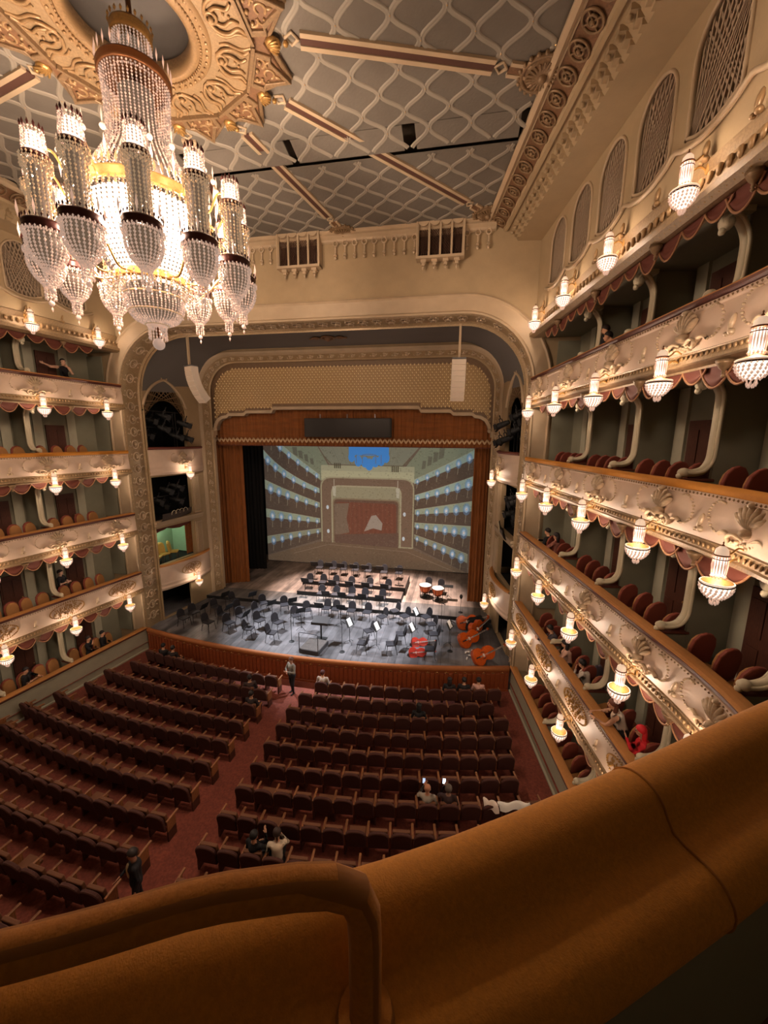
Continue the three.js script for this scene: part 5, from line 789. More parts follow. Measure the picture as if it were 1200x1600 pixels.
// platforms and podium
{
  const p1 = thing('orchestra_platform', 'low orchestra platform with black front edge', 'platform'); part(p1, 'deck', box(6.5, 0.06, 1.15, 0.15, 0.27, -6.1), M.riser); part(p1, 'black_edge', merge([box(6.54, 0.22, 0.03, 0.15, 0.18, -5.51), box(0.03, 0.22, 1.15, 3.42, 0.18, -6.1), box(0.03, 0.22, 1.15, -3.12, 0.18, -6.1)]), M.black);
  const p2 = thing('orchestra_platform', 'high orchestra platform in front of the projection screen', 'platform'); part(p2, 'deck', box(6.7, 0.06, 2.3, 0.15, 0.52, -7.85), M.riser); part(p2, 'black_edge', merge([box(6.74, 0.46, 0.03, 0.15, 0.29, -6.69), box(0.03, 0.46, 2.3, 3.51, 0.29, -7.85), box(0.03, 0.46, 2.3, -3.21, 0.29, -7.85)]), M.black);
  const p = thing('conductor_podium', 'black conductor podium with a steel guard rail', 'podium', [0.05, -0.15, 0.05], -0.12); part(p, 'box', rbox(1.0, 0.2, 1.1, 0.02, 0, 0.1, 0), M.podium); part(p, 'guard_rail', merge([tube([[-0.48, 0.2, 0.53], [-0.48, 0.98, 0.53], [-0.44, 1.02, 0.53], [0.44, 1.02, 0.53], [0.48, 0.98, 0.53], [0.48, 0.2, 0.53]], 0.018, 40, 6, false, 0.1)]), M.steel2); part(p, 'mat', box(0.94, 0.01, 1.04, 0, 0.205, 0), M.apron2);
  const d = thing('conductor_desk', 'wide black conductor desk standing before the podium', 'music stand', [0.1, -0.15, -0.85]); part(d, 'desk_top', merge([box(0.85, 0.03, 0.5, 0, 1.02, 0, 0, 0.35), box(0.85, 0.12, 0.02, 0, 0.92, 0.24)]), M.podium); part(d, 'post', box(0.06, 0.95, 0.06, 0, 0.5, 0), M.black); part(d, 'foot', box(0.5, 0.03, 0.4, 0, 0.015, 0), M.black);
}
// cellos and double basses
function violGeo() {
  const s = new THREE.Shape(); s.moveTo(-0.55, 0); s.bezierCurveTo(-0.56, 0.2, -0.5, 0.34, -0.3, 0.34); s.bezierCurveTo(-0.12, 0.34, -0.1, 0.2, -0.02, 0.2); s.bezierCurveTo(0.08, 0.2, 0.1, 0.27, 0.24, 0.27); s.bezierCurveTo(0.42, 0.27, 0.5, 0.12, 0.55, 0.04); s.lineTo(0.55, -0.04); s.bezierCurveTo(0.5, -0.12, 0.42, -0.27, 0.24, -0.27); s.bezierCurveTo(0.1, -0.27, 0.08, -0.2, -0.02, -0.2); s.bezierCurveTo(-0.1, -0.2, -0.12, -0.34, -0.3, -0.34); s.bezierCurveTo(-0.5, -0.34, -0.56, -0.2, -0.55, 0);
  const body = extrude(s, 0.18, 0.025, 8); body.translate(0, 0, -0.205);
  return { body, neck: merge([box(0.62, 0.055, 0.05, 0.8, 0, 0.02), tf(torus(0.05, 0.022, 1.13, 0, 0, 10, 6), {}), box(0.1, 0.05, 0.05, 1.08, 0, -0.01)]), board: merge([box(0.9, 0.06, 0.018, 0.55, 0, 0.06), box(0.3, 0.05, 0.018, -0.35, 0, 0.05)]), bridge: merge([box(0.012, 0.14, 0.11, -0.12, 0, 0.07), ...[-1.5, -0.5, 0.5, 1.5].map((i) => box(1.35, 0.004, 0.004, 0.35, i * 0.016, 0.1))]), holes: merge([-1, 1].map((q) => tube([[-0.02, q * 0.1, 0.028], [-0.1, q * 0.14, 0.028], [-0.2, q * 0.12, 0.028]], 0.012, 8, 5))) };
}
const VG = violGeo();
function viol(kind, label, pos, dir, tilt, scale, m) {
  const o = thing(kind, label, kind === 'cello' ? 'cello' : 'double bass'); part(o, 'body', VG.body, m); part(o, 'neck', VG.neck, m); part(o, 'fingerboard', VG.board, M.fingerboard); part(o, 'bridge_and_strings', VG.bridge, M.white); part(o, 'sound_holes', VG.holes, M.fingerboard);
  const X = V(dir[0], dir[1], dir[2]).normalize(), h = V(-X.z, 0, X.x).normalize(); if (h.z < 0) h.negate(); const Z = h.clone().multiplyScalar(Math.cos(tilt)).add(V(0, Math.sin(tilt), 0)); Z.addScaledVector(X, -Z.dot(X)).normalize(); const Yv = V().crossVectors(Z, X);
  o.quaternion.setFromRotationMatrix(new THREE.Matrix4().makeBasis(X, Yv, Z)); o.scale.setScalar(scale); o.position.set(...pos); return o;
}
viol('double_bass', 'orange double bass lying on its side nearest the barrier', [7.95, 0.22, -0.35], [0.75, 0.12, -0.62], 0.62, 1.05, M.cello);
viol('double_bass', 'orange double bass with white strings lying behind the front one', [7.35, 0.22, -1.75], [0.72, 0.12, -0.68], 0.62, 1.05, M.cello);
viol('double_bass', 'double bass seen end-on against the right stage frame', [7.75, 0.24, -2.85], [0.5, 0.1, -0.85], 0.25, 1.0, M.cello);
viol('double_bass', 'rearmost double bass, partly under a dark cover', [7.3, 0.23, -3.5], [0.85, 0.1, -0.45], 0.62, 1.05, M.cello);
viol('cello', 'bright red cello lying on its side near the barrier', [4.95, 0.02, -0.25], [0.95, 0.05, -0.25], 0.7, 0.72, M.cellored);
viol('cello', 'red cello lying on its side behind the front one', [4.95, 0.02, -1.2], [0.95, 0.05, -0.3], 0.7, 0.72, M.cellored);
solo('dust_cover', 'dark cloth cover thrown over the rear double bass', 'cover', grid(14, 10, (u, v) => { const x = lerp(-0.7, 0.7, u), z = lerp(-0.45, 0.45, v), r = Math.max(Math.abs(x) / 0.7, Math.abs(z) / 0.45); return [x, 0.5 * (1 - r ** 3) + 0.04 * Math.sin(x * 9 + z * 7) + 0.05, z]; }), M.blackcloth, [7.7, -0.12, -3.7], 0.4);
[[7.3, -1.0], [7.5, -0.85], [7.18, -0.5], [7.42, -1.2], [7.25, -0.72], [7.6, -1.05], [7.1, -0.85]].forEach(([x, z], i) => solo('water_bottle', `small clear water bottle lying before the double basses, ${ORD[i + 1]} of the scatter`, 'bottle', tf(merge([lathe([[0.001, 0], [0.033, 0], [0.034, 0.15], [0.014, 0.19], [0.014, 0.215], [0.001, 0.215]], 10)]), { r: [0, 0, PI / 2] }), M.paper, [x, -0.115, z], i * 0.7, 'bottles before the double basses'));
// timpani, percussion table
[[4.75, -6.7, 'farther left, beside the platform'], [5.55, -6.35, 'right one, nearer the side curtain']].forEach(([x, z, w]) => { const o = thing('timpani', `copper timpani kettle drum, ${w}`, 'drum', [x, 0.05, z], 0, 'timpani'); part(o, 'kettle', lathe([[0.05, 0.28], [0.2, 0.32], [0.33, 0.5], [0.36, 0.72], [0.37, 0.78]], 26), M.copper); part(o, 'drumhead', cyl(0.365, 0.365, 0.02, 0, 0.79, 0, 26), M.skinhead); part(o, 'rim', torus(0.37, 0.018, 0, 0.79, 0, 28, 6, [PI / 2, 0, 0]), M.steel); for (let i = 0; i < 4; i++) { const a = i * PI / 2 + 0.4; part(o, 'strut', tube([[0.36 * Math.cos(a), 0.7, 0.36 * Math.sin(a)], [0.3 * Math.cos(a), 0.3, 0.3 * Math.sin(a)], [0.34 * Math.cos(a), 0.02, 0.34 * Math.sin(a)]], 0.02, 8, 5), M.black); } part(o, 'base', merge([torus(0.3, 0.025, 0, 0.06, 0, 20, 5, [PI / 2, 0, 0]), cyl(0.06, 0.12, 0.26, 0, 0.14, 0, 10)]), M.black); });
{ const o = thing('percussion_table', 'small black trap table on a tripod beside the timpani', 'table', [6.15, 0.05, -6.6]); part(o, 'top', rbox(0.6, 0.05, 0.36, 0.015, 0, 0.86, 0), M.black); part(o, 'pole', cyl(0.015, 0.015, 0.7, 0, 0.5, 0, 6), M.steel); for (let i = 0; i < 3; i++) { const a = i * 2.1; part(o, 'leg', tube([[0, 0.3, 0], [0.3 * Math.cos(a), 0.01, 0.3 * Math.sin(a)]], 0.012, 2, 5), M.steel); } }
chairAt(4.9, 0.05, -7.6, 'black stool chair of the timpanist behind the kettle drums', PI); chairAt(5.7, 0.05, -7.4, 'second black chair behind the kettle drums', PI);
// microphone stands
[[-1.25, -0.35, 'left of the podium'], [1.45, 0.1, 'right of the podium'], [5.9, -2.9, 'beside the rear cello chairs'], [6.4, -0.95, 'beside the double basses'], [6.9, -4.9, 'at the right of the stage strip']].forEach(([x, z, w], i) => { const y = i === 4 ? 0.05 : -0.15, o = thing('microphone_stand', `thin black microphone stand ${w}`, 'microphone', [x, y, z]); part(o, 'pole', cyl(0.012, 0.012, i === 4 ? 0.9 : 1.5, 0, i === 4 ? 0.45 : 0.75, 0, 6), M.black); part(o, 'base', lathe([[0.001, 0.04], [0.12, 0.025], [0.13, 0], [0.001, 0]], 14), M.black); part(o, 'microphone', i === 4 ? ball(0.11, 0, 0.95, 0, 8, 6, [0.8, 1.3, 0.8]) : cyl(0.02, 0.02, 0.22, 0.08, 1.5, 0, 7, [0, 0, 1.1]), M.black); });
// ================================================================ STALLS
function seatProto(down) {
  const g = new THREE.Group(), s = new THREE.Shape(); s.moveTo(-0.25, 0); s.lineTo(-0.255, 0.36); s.bezierCurveTo(-0.25, 0.5, -0.12, 0.53, 0, 0.53); s.bezierCurveTo(0.12, 0.53, 0.25, 0.5, 0.255, 0.36); s.lineTo(0.25, 0); s.closePath();
  part(g, 'backrest', tf(extrude(s, 0.05, 0.018, 5), { p: [0, 0.36, 0.18], r: [0.16, 0, 0] }), M.seatback);
  part(g, 'seat', down ? rbox(0.47, 0.1, 0.42, 0.03, 0, 0.42, -0.03) : rbox(0.47, 0.4, 0.1, 0.03, 0, 0.6, 0.1, 1, 0.14), M.seatpad);
  const arm = (x) => part(g, 'armrest', merge([rbox(0.06, 0.045, 0.44, 0.015, x, 0.63, -0.02), box(0.04, 0.34, 0.3, x, 0.44, 0.04)]), M.seatwood);
  arm(-0.293); part(g, 'pedestal', box(0.05, 0.3, 0.3, -0.293, 0.15, 0.04), M.door); part(g, 'pedestal', box(0.05, 0.3, 0.3, 0.293, 0.15, 0.04), M.door);
  if (down !== undefined) arm(0.293);
  return g;
}
const SU = seatProto(false), SD = seatProto(true);
const PITCH = 0.587, rowZ = (side, k, x) => 2.22 + (side > 0 ? 0.868 : 0.925) * k - 0.85 * (x / 8) ** 2, downSet = new Set();
const seatAt = {};
const ROWS = { '1': [[0.86, 13], [0.5, 13], [0.36, 14], [0.36, 14], [0.34, 14], [0.34, 14], [0.34, 15], [0.32, 15], [0.3, 15], [0.3, 14]], '-1': [[0.8, 12], [0.8, 12], [0.8, 13], [0.8, 13], [0.82, 14], [0.85, 15], [0.88, 15], [0.95, 13], [1.0, 12], [1.02, 10], [1.05, 7]] };
for (const side of [1, -1]) ROWS[side].forEach(([x0, n], k) => {
  for (let j = 0; j < n; j++) {
    const x = side * (x0 + 0.293 + j * PITCH), z = rowZ(side, k, x) - 0.23, dn = rnd() < 0.2, o = (dn ? SD : SU).clone(); o.name = numbered('stalls_seat'); o.position.set(x, -1.2, z); o.rotation.y = Math.atan(2 * 0.85 * x / 64) * 1.0;
    seatAt[side + '_' + k + '_' + j] = [x, z, o.rotation.y];
    setData(o, `dark red stalls seat ${dn ? 'with its seat lowered' : 'folded up'}, ${SIDE(side)} block, ${ORD[k + 1]} row, ${ORD[j + 1]} from the aisle`, 'seat', 'folding seats of the stalls'); scene.add(o);
  }
});
// ================================================================ PEOPLE
const MC = new MarchingCubes(60, new THREE.MeshBasicMaterial(), false, false, 60000);
const C = (h) => new THREE.Color(h);
function personGeo(o) {
  const sit = o.pose === 'sit', B = [], top = C(o.top), bot = C(o.bottom ?? '#1a1a1e'), skin = C(o.skin ?? '#d8a483'), shoe = C('#15120f'), lean = o.lean ?? 0, py = sit ? 0.55 : 0.92, sc = o.long ?? 0;
  const up = (y, z = 0, x = 0) => { const c = Math.cos(lean), s = Math.sin(lean); return V(x, py + y * c - z * s * -0 + z * s * 0, -y * s + z * c); };   // lean forward is towards -z
  const add = (a, b, ra, rb, c) => B.push({ a, b, ra, rb, c });
  const pelvis = up(0), waist = up(0.16), chest = up(0.34), neckB = up(0.47, 0.01), head = up(0.66, -0.02), shY = 0.43;
  add(up(-0.02, 0, -0.07), up(-0.02, 0, 0.07), 0.13, 0.13, bot); add(up(0.06), waist, 0.13, 0.12, top); add(waist, chest, 0.125, 0.15, top); add(up(shY - 0.03, 0, -0.13), up(shY - 0.03, 0, 0.13), 0.075, 0.075, top); add(neckB, up(0.56, 0), 0.055, 0.052, skin);
  add(head.clone().add(V(0, -0.05, -0.01)), head.clone().add(V(0, 0.035, 0.01)), 0.072, 0.092, skin); add(head.clone().add(V(0, -0.02, -0.095)), head.clone().add(V(0, 0.0, -0.085)), 0.018, 0.014, skin); for (const s of [-1, 1]) add(head.clone().add(V(s * 0.088, -0.01, 0.01)), head.clone().add(V(s * 0.088, -0.03, 0.01)), 0.016, 0.014, skin);
  const ARM = { down: [[0.06, -0.27, 0.03], [0.08, -0.5, -0.05]], lap: [[0.07, -0.26, -0.04], [-0.04, -0.32, -0.27]], rail: [[0.12, -0.2, -0.2], [-0.03, -0.2, -0.42]], phone: [[0.08, -0.2, -0.17], [-0.07, 0.02, -0.3]], out: [[0.26, -0.02, -0.06], [0.5, 0.06, -0.14]], chin: [[0.05, -0.24, -0.19], [-0.1, -0.0, -0.2]], fold: [[0.09, -0.25, -0.08], [-0.16, -0.22, -0.24]], hip: [[0.16, -0.24, 0.06], [0.04, -0.42, -0.04]] };
  const hands = [];
  for (const s of [-1, 1]) {
    const sh = up(shY, 0, s * 0.185), [e, w] = ARM[(s < 0 ? o.armL : o.armR) ?? 'down'], el = sh.clone().add(V(s * e[0], e[1], e[2])), wr = sh.clone().add(V(s * w[0], w[1], w[2])), sl = o.bare ? skin : top;
    add(sh, el, 0.062, 0.045, o.bare === 2 ? skin : top); add(el, wr, 0.044, 0.032, sl); hands.push([el, wr, s]);
    const hip = up(-0.03, 0, s * 0.095), kn = sit ? V(s * 0.12, 0.5, -0.44) : V(s * 0.1, 0.5, -0.02 + (o.step ?? 0) * s), an = sit ? V(s * 0.12, 0.09, -0.4) : V(s * 0.1, 0.09, 0.03 + (o.step ?? 0) * s * 1.5);
    add(hip, kn, 0.095, 0.065, bot); add(kn, an, 0.06, 0.04, bot); add(an.clone().add(V(0, -0.045, 0.03)), an.clone().add(V(0, -0.055, -0.14)), 0.035, 0.032, shoe);
  }
  if (sc) add(up(-0.05), V(0, py - 0.5, 0), 0.15, 0.2, bot);
  // field
  const lo = V(9, 9, 9), hi = V(-9, -9, -9); for (const b of B) for (const q of [b.a, b.b]) { lo.min(q); hi.max(q); } lo.subScalar(0.28); hi.addScalar(0.28);
  const ctr = lo.clone().add(hi).multiplyScalar(0.5), half = Math.max(hi.x - lo.x, hi.y - lo.y, hi.z - lo.z) / 2, N = MC.size, f = MC.field; MC.isolation = 0; let i = 0;
  const pre = B.map((b) => { const d = b.b.clone().sub(b.a); return [b.a.x, b.a.y, b.a.z, d.x, d.y, d.z, 1 / Math.max(1e-9, d.lengthSq()), b.ra, b.rb - b.ra]; });
  for (let z = 0; z < N; z++) for (let y = 0; y < N; y++) for (let x = 0; x < N; x++, i++) {
    const X = ctr.x + (x - N / 2) / (N / 2) * half, Y = ctr.y + (y - N / 2) / (N / 2) * half, Z = ctr.z + (z - N / 2) / (N / 2) * half; let m = 9;
    for (const q of pre) { const px = X - q[0], py_ = Y - q[1], pz = Z - q[2], t = clamp((px * q[3] + py_ * q[4] + pz * q[5]) * q[6], 0, 1), dx = px - q[3] * t, dy = py_ - q[4] * t, dz = pz - q[5] * t, d = Math.sqrt(dx * dx + dy * dy + dz * dz) - q[7] - q[8] * t; const k = 0.03, h = clamp(0.5 + 0.5 * (d - m) / k, 0, 1); m = d * (1 - h) + m * h - k * h * (1 - h); }
    f[i] = -m;
  }
  MC.update(); const n = MC.count, p = new Float32Array(n * 3), nr = new Float32Array(n * 3), col = new Float32Array(n * 3);
  for (let v = 0; v < n; v++) {
    const P = V(MC.positionArray[3 * v] * half + ctr.x, MC.positionArray[3 * v + 1] * half + ctr.y, MC.positionArray[3 * v + 2] * half + ctr.z); P.toArray(p, 3 * v);
    let best = 9, c = top; for (let k = 0; k < pre.length; k++) { const q = pre[k], px = P.x - q[0], py_ = P.y - q[1], pz = P.z - q[2], t = clamp((px * q[3] + py_ * q[4] + pz * q[5]) * q[6], 0, 1), d = Math.hypot(px - q[3] * t, py_ - q[4] * t, pz - q[5] * t) - q[7] - q[8] * t; if (d < best) { best = d; c = B[k].c; } } c.toArray(col, 3 * v);
  }
  let g = new THREE.BufferGeometry(); g.setAttribute('position', new THREE.BufferAttribute(p, 3)); nr.set(MC.normalArray.subarray(0, n * 3)); g.setAttribute('normal', new THREE.BufferAttribute(nr, 3)); g.setAttribute('color', new THREE.BufferAttribute(col, 3)); metres(clean(g));
  const paint = (gg, c) => { const k = gg.attributes.position.count, a = new Float32Array(k * 3); for (let v = 0; v < k; v++) c.toArray(a, 3 * v); gg.setAttribute('color', new THREE.BufferAttribute(a, 3)); return gg; }, extra = [];
  for (const [el, wr, s] of hands) {   // palm, four fingers and a thumb along the forearm
    const d = wr.clone().sub(el).normalize(), side_ = V().crossVectors(d, V(0, 0, 1)); if (side_.lengthSq() < 0.05) side_.set(1, 0, 0); side_.normalize(); const nrm = V().crossVectors(side_, d).normalize(), m = new THREE.Matrix4().makeBasis(side_, d, nrm).setPosition(wr), hg = [rbox(0.075, 0.09, 0.03, 0.012, 0, 0.055, 0)];
    [[-0.028, 0.07], [-0.009, 0.08], [0.01, 0.076], [0.028, 0.06]].forEach(([x, l]) => hg.push(cyl(0.007, 0.0085, l * 0.6, x, 0.1 + l * 0.3, 0.002, 5), tf(cyl(0.006, 0.007, l * 0.5, 0, l * 0.22, 0, 5), { p: [x, 0.1 + l * 0.56, 0.002], r: [-0.7 * s, 0, 0] }))); hg.push(tf(cyl(0.007, 0.01, 0.06, 0, 0.03, 0, 5), { p: [-s * 0.035, 0.035, 0.005], r: [0, 0, s * 0.7] }));
    extra.push(paint(merge(hg).applyMatrix4(m), skin));
  }
  for (const s of [-1, 1]) extra.push(paint(ball(0.011, head.x + s * 0.033, head.y + 0.0, head.z - 0.083, 6, 5), C('#20150f'))); extra.push(paint(box(0.045, 0.008, 0.01, head.x, head.y - 0.06, head.z - 0.078), C('#8f4a40')));
  g = mergeGeometries([g, ...extra.map((q) => clean(q, true))]);
  return { g, head };
}
M.person = new THREE.MeshStandardMaterial({ vertexColors: true, roughness: 0.85, map: T_skin, side: THREE.DoubleSide }); const hairM = {};
function person(o) {
  const { g, head } = personGeo(o), t = thing('person', o.label, 'person', o.pos, o.yaw ?? 0); part(t, 'body', g, M.person);
  if (o.hair) {
    const hm = hairM[o.hair] ??= mat(o.hair, { roughness: 0.6 }), l = [];
    const cap = new THREE.SphereGeometry(0.107, 16, 10, 0, 2 * PI, 0, 1.75); cap.rotateX(0.45); l.push(clean(tf(cap, { p: [head.x, head.y + 0.03, head.z + 0.015], s: [0.98, 1.06, 1.05] })));
    if (o.hairLong) l.push(tf(ball(1, 0, 0, 0, 10, 8, [0.1, 0.19, 0.06]), { p: [head.x, head.y - 0.1, head.z + 0.085] })); if (o.bun) l.push(ball(0.05, head.x, head.y + 0.09, head.z + 0.09, 8, 6));
    part(t, 'hair', merge(l), hm);
  }
  if (o.shirt) part(t, 'shirt_front', tf(ball(1, 0, 0, 0, 10, 8, [0.07, 0.2, 0.05]), { p: [0, 1.2, -0.115] }), mat(o.shirt, { map: T_velvet }));
  return t;
}
const seatPos = (side, k, j) => { const [x, z] = seatAt[side + '_' + k + '_' + j]; return [x, -1.28, z + 0.02]; };
// standing
person({ pose: 'stand', label: 'woman in a grey cardigan standing in the aisle by the barrier', pos: [-0.23, -1.2, 2.0], yaw: PI - 0.5, top: '#8d8a80', bottom: '#141318', skin: '#d9a58a', hair: '#6b4632', armL: 'fold', armR: 'fold', step: 0.03 });
person({ pose: 'stand', label: 'person in a dark suit and pale shirt standing low in the aisle', pos: [-0.5, -1.2, 10.15], yaw: PI - 0.7, top: '#17151a', bottom: '#131217', skin: '#b98468', hair: '#1d1512', armL: 'down', armR: 'lap', step: 0.05, shirt: '#c9b189' });
// seated in the stalls
person({ pose: 'sit', label: 'person with red-brown hair seated at the aisle end of the front right row', pos: seatPos(1, 0, 0), top: '#c9b7a8', hair: '#4a1a16', armL: 'lap', armR: 'lap' });
person({ pose: 'sit', label: 'long-haired person in black, left of three in the front right row', pos: seatPos(1, 0, 9), top: '#1b1719', hair: '#1c1110', hairLong: true, armL: 'lap', armR: 'lap' });
person({ pose: 'sit', label: 'dark-haired person in black, middle of three in the front right row', pos: seatPos(1, 0, 10), top: '#1c1a1d', hair: '#17100f', armL: 'lap', armR: 'lap' });
person({ pose: 'sit', label: 'person in a pale pink top, right of three in the front right row', pos: seatPos(1, 0, 11), top: '#d7a79a', hair: '#1a1210', armL: 'lap', armR: 'lap' });
person({ pose: 'sit', label: 'dark-haired person in black with white sleeves, third row of the right block', pos: seatPos(1, 2, 8), top: '#141214', hair: '#120e0d', hairLong: true, bare: 1, skin: '#e3d3c4', armL: 'lap', armR: 'lap', lean: 0.1 });
person({ pose: 'sit', label: 'bald man in a patterned shirt holding a phone, right block', pos: seatPos(1, 6, 9), top: '#a79c8c', skin: '#c98d6c', armL: 'phone', armR: 'lap' });
person({ pose: 'sit', label: 'person with a lit phone beside the bald man', pos: seatPos(1, 6, 10), top: '#3a2422', skin: '#a07a66', hair: '#5a5048', armL: 'phone', armR: 'lap' });
person({ pose: 'sit', label: 'person in black low in the right block, beside the pale shirt', pos: seatPos(1, 8, 2), top: '#121013', hair: '#100c0b', armL: 'lap', armR: 'phone', yaw: -0.2 });
person({ pose: 'sit', label: 'person in a pale shirt leaning forward low in the right block', pos: seatPos(1, 8, 3), top: '#d6c2a8', hair: '#33211a', armL: 'lap', armR: 'chin', lean: 0.25, yaw: 0.35 });
person({ pose: 'sit', label: 'dark-haired person with pale collar, third row of the left block by the aisle', pos: seatPos(-1, 2, 0), top: '#2a2020', hair: '#17100e', armL: 'lap', armR: 'lap' });
person({ pose: 'sit', label: 'person turning their head, second row of the left block by the aisle', pos: seatPos(-1, 1, 1), top: '#3a2a26', hair: '#1c1210', armL: 'lap', armR: 'lap', yaw: 0.5 });
person({ pose: 'sit', label: 'dark-haired person, left of two at the far end of the front left row', pos: seatPos(-1, 0, 10), top: '#1d1718', hair: '#130d0c', armL: 'lap', armR: 'lap' });
person({ pose: 'sit', label: 'dark-haired person, right of two at the far end of the front left row', pos: seatPos(-1, 0, 9), top: '#241a1a', hair: '#130d0c', armL: 'lap', armR: 'lap' });
const inBox = (side, k, z, o, dy = -0.9) => { const [x, zz] = wallAt(side, z, o); return [x, TIER[k] + dy, zz]; };
person({ pose: 'sit', label: 'person in a black jumper seated in the right topmost tier near the stage', pos: inBox(1, 4, 4.05, 0.75, -0.55), yaw: 1.0, top: '#16161b', bottom: '#1d2433', skin: '#d8a583', hair: '#2a1a14', armL: 'lap', armR: 'lap', lean: 0.15 });
person({ pose: 'sit', label: 'person bending over the rail in blue, right topmost tier', pos: inBox(1, 4, 4.75, 0.8, -0.75), yaw: 1.1, top: '#24304a', hair: '#20150f', armL: 'rail', armR: 'rail', lean: 0.6 });
person({ pose: 'sit', label: 'man in black seated in the right second tier box nearest the stage', pos: inBox(1, 2, 1.5, 0.6, -0.85), yaw: 0.9, top: '#17171c', hair: '#1a120f', armL: 'lap', armR: 'rail', lean: 0.1 });
person({ pose: 'sit', label: 'long-haired woman in pink beside the man in black, right second tier', pos: inBox(1, 2, 2.15, 0.6, -0.85), yaw: 0.9, top: '#a2685a', hair: '#1e1210', hairLong: true, armL: 'rail', armR: 'lap', bare: 1 });
person({ pose: 'sit', label: 'dark-haired person leaning on the rail, right first tier group, nearest the stage', pos: inBox(1, 1, 3.05, 0.55, -0.9), yaw: 1.2, top: '#5a545c', hair: '#15100f', armL: 'rail', armR: 'rail', lean: 0.35 });
person({ pose: 'sit', label: 'dark-haired woman in a pale pink blouse, middle of the right first tier group', pos: inBox(1, 1, 4.15, 0.5, -0.85), yaw: 1.2, top: '#d8ad98', hair: '#1b1110', hairLong: true, armL: 'rail', armR: 'rail', bare: 1, lean: 0.2 });
person({ pose: 'sit', label: 'dark-haired person in white at the end of the right first tier group', pos: inBox(1, 1, 5.2, 0.6, -0.9), yaw: 1.0, top: '#d9cbbd', hair: '#120d0c', armL: 'chin', armR: 'lap', lean: 0.25 });
person({ pose: 'sit', label: 'woman in a white sleeveless top leaning on the right first tier rail', pos: inBox(1, 1, 7.15, 0.55, -0.75), yaw: 1.25, top: '#e2cfbd', hair: '#6b3a28', hairLong: true, bare: 2, armL: 'rail', armR: 'rail', lean: 0.4, skin: '#e0ac8c' });
person({ pose: 'sit', label: 'person in a bright red hood near the viewer, right first tier', pos: inBox(1, 1, 7.95, 0.6, -0.8), yaw: 1.2, top: '#d8222c', bottom: '#1c2740', hair: '#d8222c', hairLong: true, armL: 'phone', armR: 'lap', lean: 0.2 });
person({ pose: 'sit', label: 'pink-haired person in dark red beside the red hood, right first tier', pos: inBox(1, 1, 8.75, 0.6, -0.75), yaw: 1.3, top: '#8c2233', hair: '#b98079', armL: 'lap', armR: 'lap' });
person({ pose: 'stand', label: 'person in a black dress with one arm stretched out, left topmost tier', pos: inBox(-1, 4, 1.75, 0.95, -0.85), yaw: -2.0, top: '#151116', bottom: '#151116', hair: '#1a1110', bare: 2, armL: 'chin', armR: 'out', skin: '#dcae92' });
person({ pose: 'stand', label: 'woman in a black dress standing in the left first tier doorway', pos: inBox(-1, 1, 2.9, 1.15, -0.8), yaw: -1.2, top: '#18151b', bottom: '#141217', hair: '#1b1210', bare: 1, long: 1, armL: 'fold', armR: 'fold', skin: '#dcb49c' });
person({ pose: 'sit', label: 'person in black, farther of two in the left stalls box', pos: inBox(-1, 0, 1.75, 0.75, -0.8), yaw: -1.0, top: '#141216', hair: '#120d0c', armL: 'lap', armR: 'lap' });
person({ pose: 'sit', label: 'person in black, nearer of two in the left stalls box', pos: inBox(-1, 0, 2.4, 0.75, -0.75), yaw: -1.2, top: '#17141a', hair: '#241612', bare: 1, armL: 'lap', armR: 'chin' });
person({ pose: 'sit', label: 'bearded person in a black shirt with folded arms at the left stalls rail', pos: inBox(-1, 0, 4.95, 0.7, -0.8), yaw: -1.1, top: '#1c1a1c', hair: '#1a1210', bare: 1, armL: 'rail', armR: 'fold', lean: 0.1 });
// things people hold or left behind
for (const [j, l, lit] of [[9, 'phone held up by the bald man', 0.35], [10, 'phone with a glowing screen beside the bald man', 2.2]]) { const [x, z] = seatAt['1_6_' + j], o = thing('phone', l, 'phone', [x - 0.13, -0.25, z - 0.42], 0.1); part(o, 'case', rbox(0.085, 0.16, 0.012, 0.005), M.black); part(o, 'screen', box(0.076, 0.145, 0.003, 0, 0, 0.008), mat('#9fb6ff', { emissive: new THREE.Color().setRGB(0.6, 0.75, 1), emissiveIntensity: lit * 2 })); o.rotation.x = -0.2; }
pointLight(seatAt['1_6_10'][0] - 0.13, -0.25, seatAt['1_6_10'][1] - 0.38, 0.03, 0.04, new THREE.Color().setRGB(0.6, 0.75, 1), 'phone_light');
const coat = (w, h) => grid(12, 10, (u, v) => { const x = (u - 0.5) * w, t = (v - 0.5) * 2; return [x + 0.03 * Math.sin(v * 8), 0.02 + 0.03 * Math.sin(u * 11 + v * 3) - Math.abs(t) ** 2 * h, 0.05 * t * 2.2 + 0.02 * Math.sin(u * 9)]; });
{ const [x, z] = seatAt['1_6_13']; solo('draped_coat', 'pale coat draped over the back of the end seats in the right block', 'coat', coat(0.9, 0.16), M.white, [x + 0.05, -0.27, z + 0.26], 0.2); const [x2, z2] = seatAt['1_6_12']; solo('draped_coat', 'bunched pale scarf beside the draped coat in the right block', 'scarf', coat(0.42, 0.2), M.paper2, [x2 + 0.02, -0.25, z2 + 0.24], -0.3); }
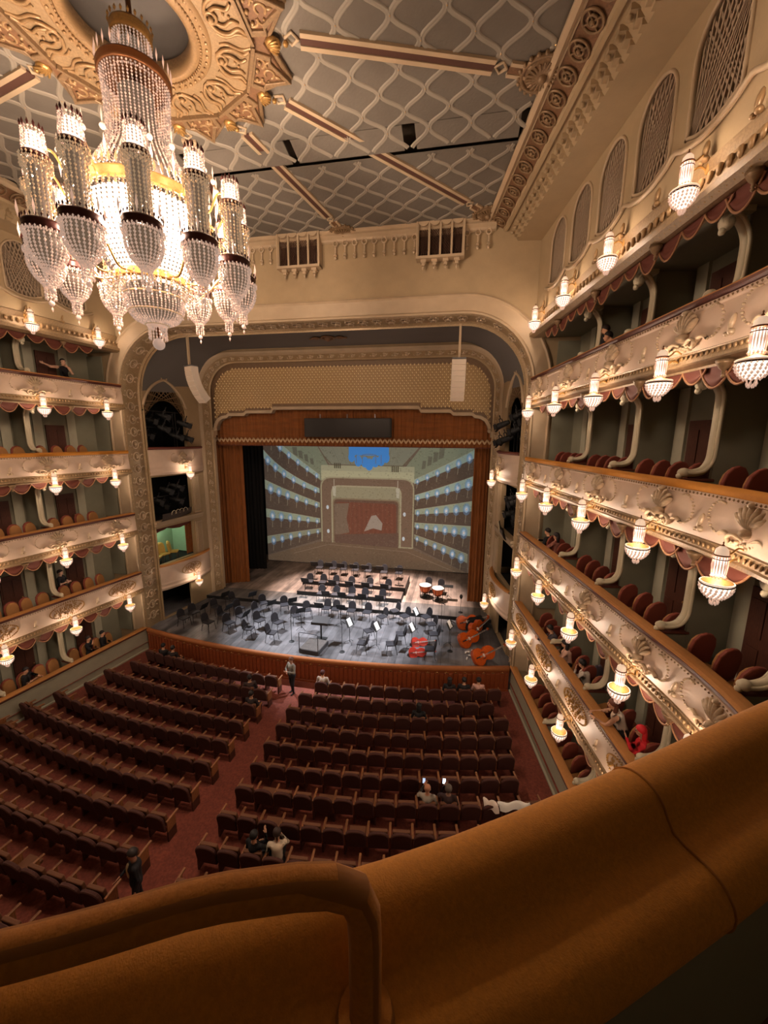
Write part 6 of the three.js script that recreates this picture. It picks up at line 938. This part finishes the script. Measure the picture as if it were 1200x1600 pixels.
{ const q = inBox(1, 1, 5.6, 0.95, -0.02); solo('draped_coat', 'grey jacket hung over a chair in the right first tier', 'jacket', coat(0.5, 0.34), M.coatgrey, q, 0.9); const q2 = inBox(1, 1, 4.8, 1.05, 0.0); solo('draped_coat', 'mauve jacket hung over a chair in the right first tier', 'jacket', coat(0.5, 0.3), M.coatmauve, q2, 0.9); }
// ================================================================ FOREGROUND
{
  const o = thing('guard_handrail', 'velvet-covered guard handrail bending down into the nearest rail', 'handrail');
  const p = [[3.4, 9.19, 17.05], [4.4, 9.19, 16.72], [5.0, 9.19, 16.5], [5.5, 9.17, 16.31], [5.95, 9.18, 16.125], [6.1, 9.19, 16.06], [6.17, 9.19, 16.035], [6.22, 9.183, 16.015], [6.252, 9.16, 15.998], [6.264, 9.12, 15.99], [6.265, 9.05, 15.987], [6.265, 8.9, 15.986]];
  part(o, 'bar', tube(p, 0.0205, 90, 14, false, 0.4), M.brace); part(o, 'foot_plate', lathe([[0.001, 0.012], [0.034, 0.012], [0.038, 0]], 18, 6.265, 8.945, 15.986), M.brace);
  // stitched seams across the padded rail
  const near = RP.map((q, i) => [q, i]).filter(([q]) => q.z > 13 && q.x > 3); for (const tx of [8.4, 7.5, 6.67, 5.7]) { const [q] = near.reduce((a, b) => Math.abs(b[0].x - tx) < Math.abs(a[0].x - tx) ? b : a); part(balconies[3], 'stitched_seam', tube(RAIL.slice(1, -1).map(([oo, y]) => [q.x + q.nx * oo, 9 + y + 0.0005, q.z + q.nz * oo]), 0.0028, 60, 5, false, 0.2), M.brace); }
}
// stage lighting from the spotlights in the boxes and above the stage
spotLight([-7.6, 10.2, -2.9], [-0.8, 0, -2.2], STAGE, 0.42, 0.12, COOL, 'stage_spotlight_light');
spotLight([7.6, 10.2, -2.9], [1.8, 0, -2.4], STAGE, 0.42, 0.12, COOL, 'stage_spotlight_light');
spotLight([-1.5, 12.5, -6.9], [-1.2, 0, -6.6], STAGE * 1.8, 0.36, 0.15, PINK, 'stage_flood_light');
spotLight([2.5, 12.5, -6.9], [3.2, 0, -6.6], STAGE * 1.8, 0.36, 0.15, PINK, 'stage_flood_light');

scene.traverse((o) => { if (o.isMesh) o.castShadow = o.receiveShadow = true; });
renderer.render(scene, camera);
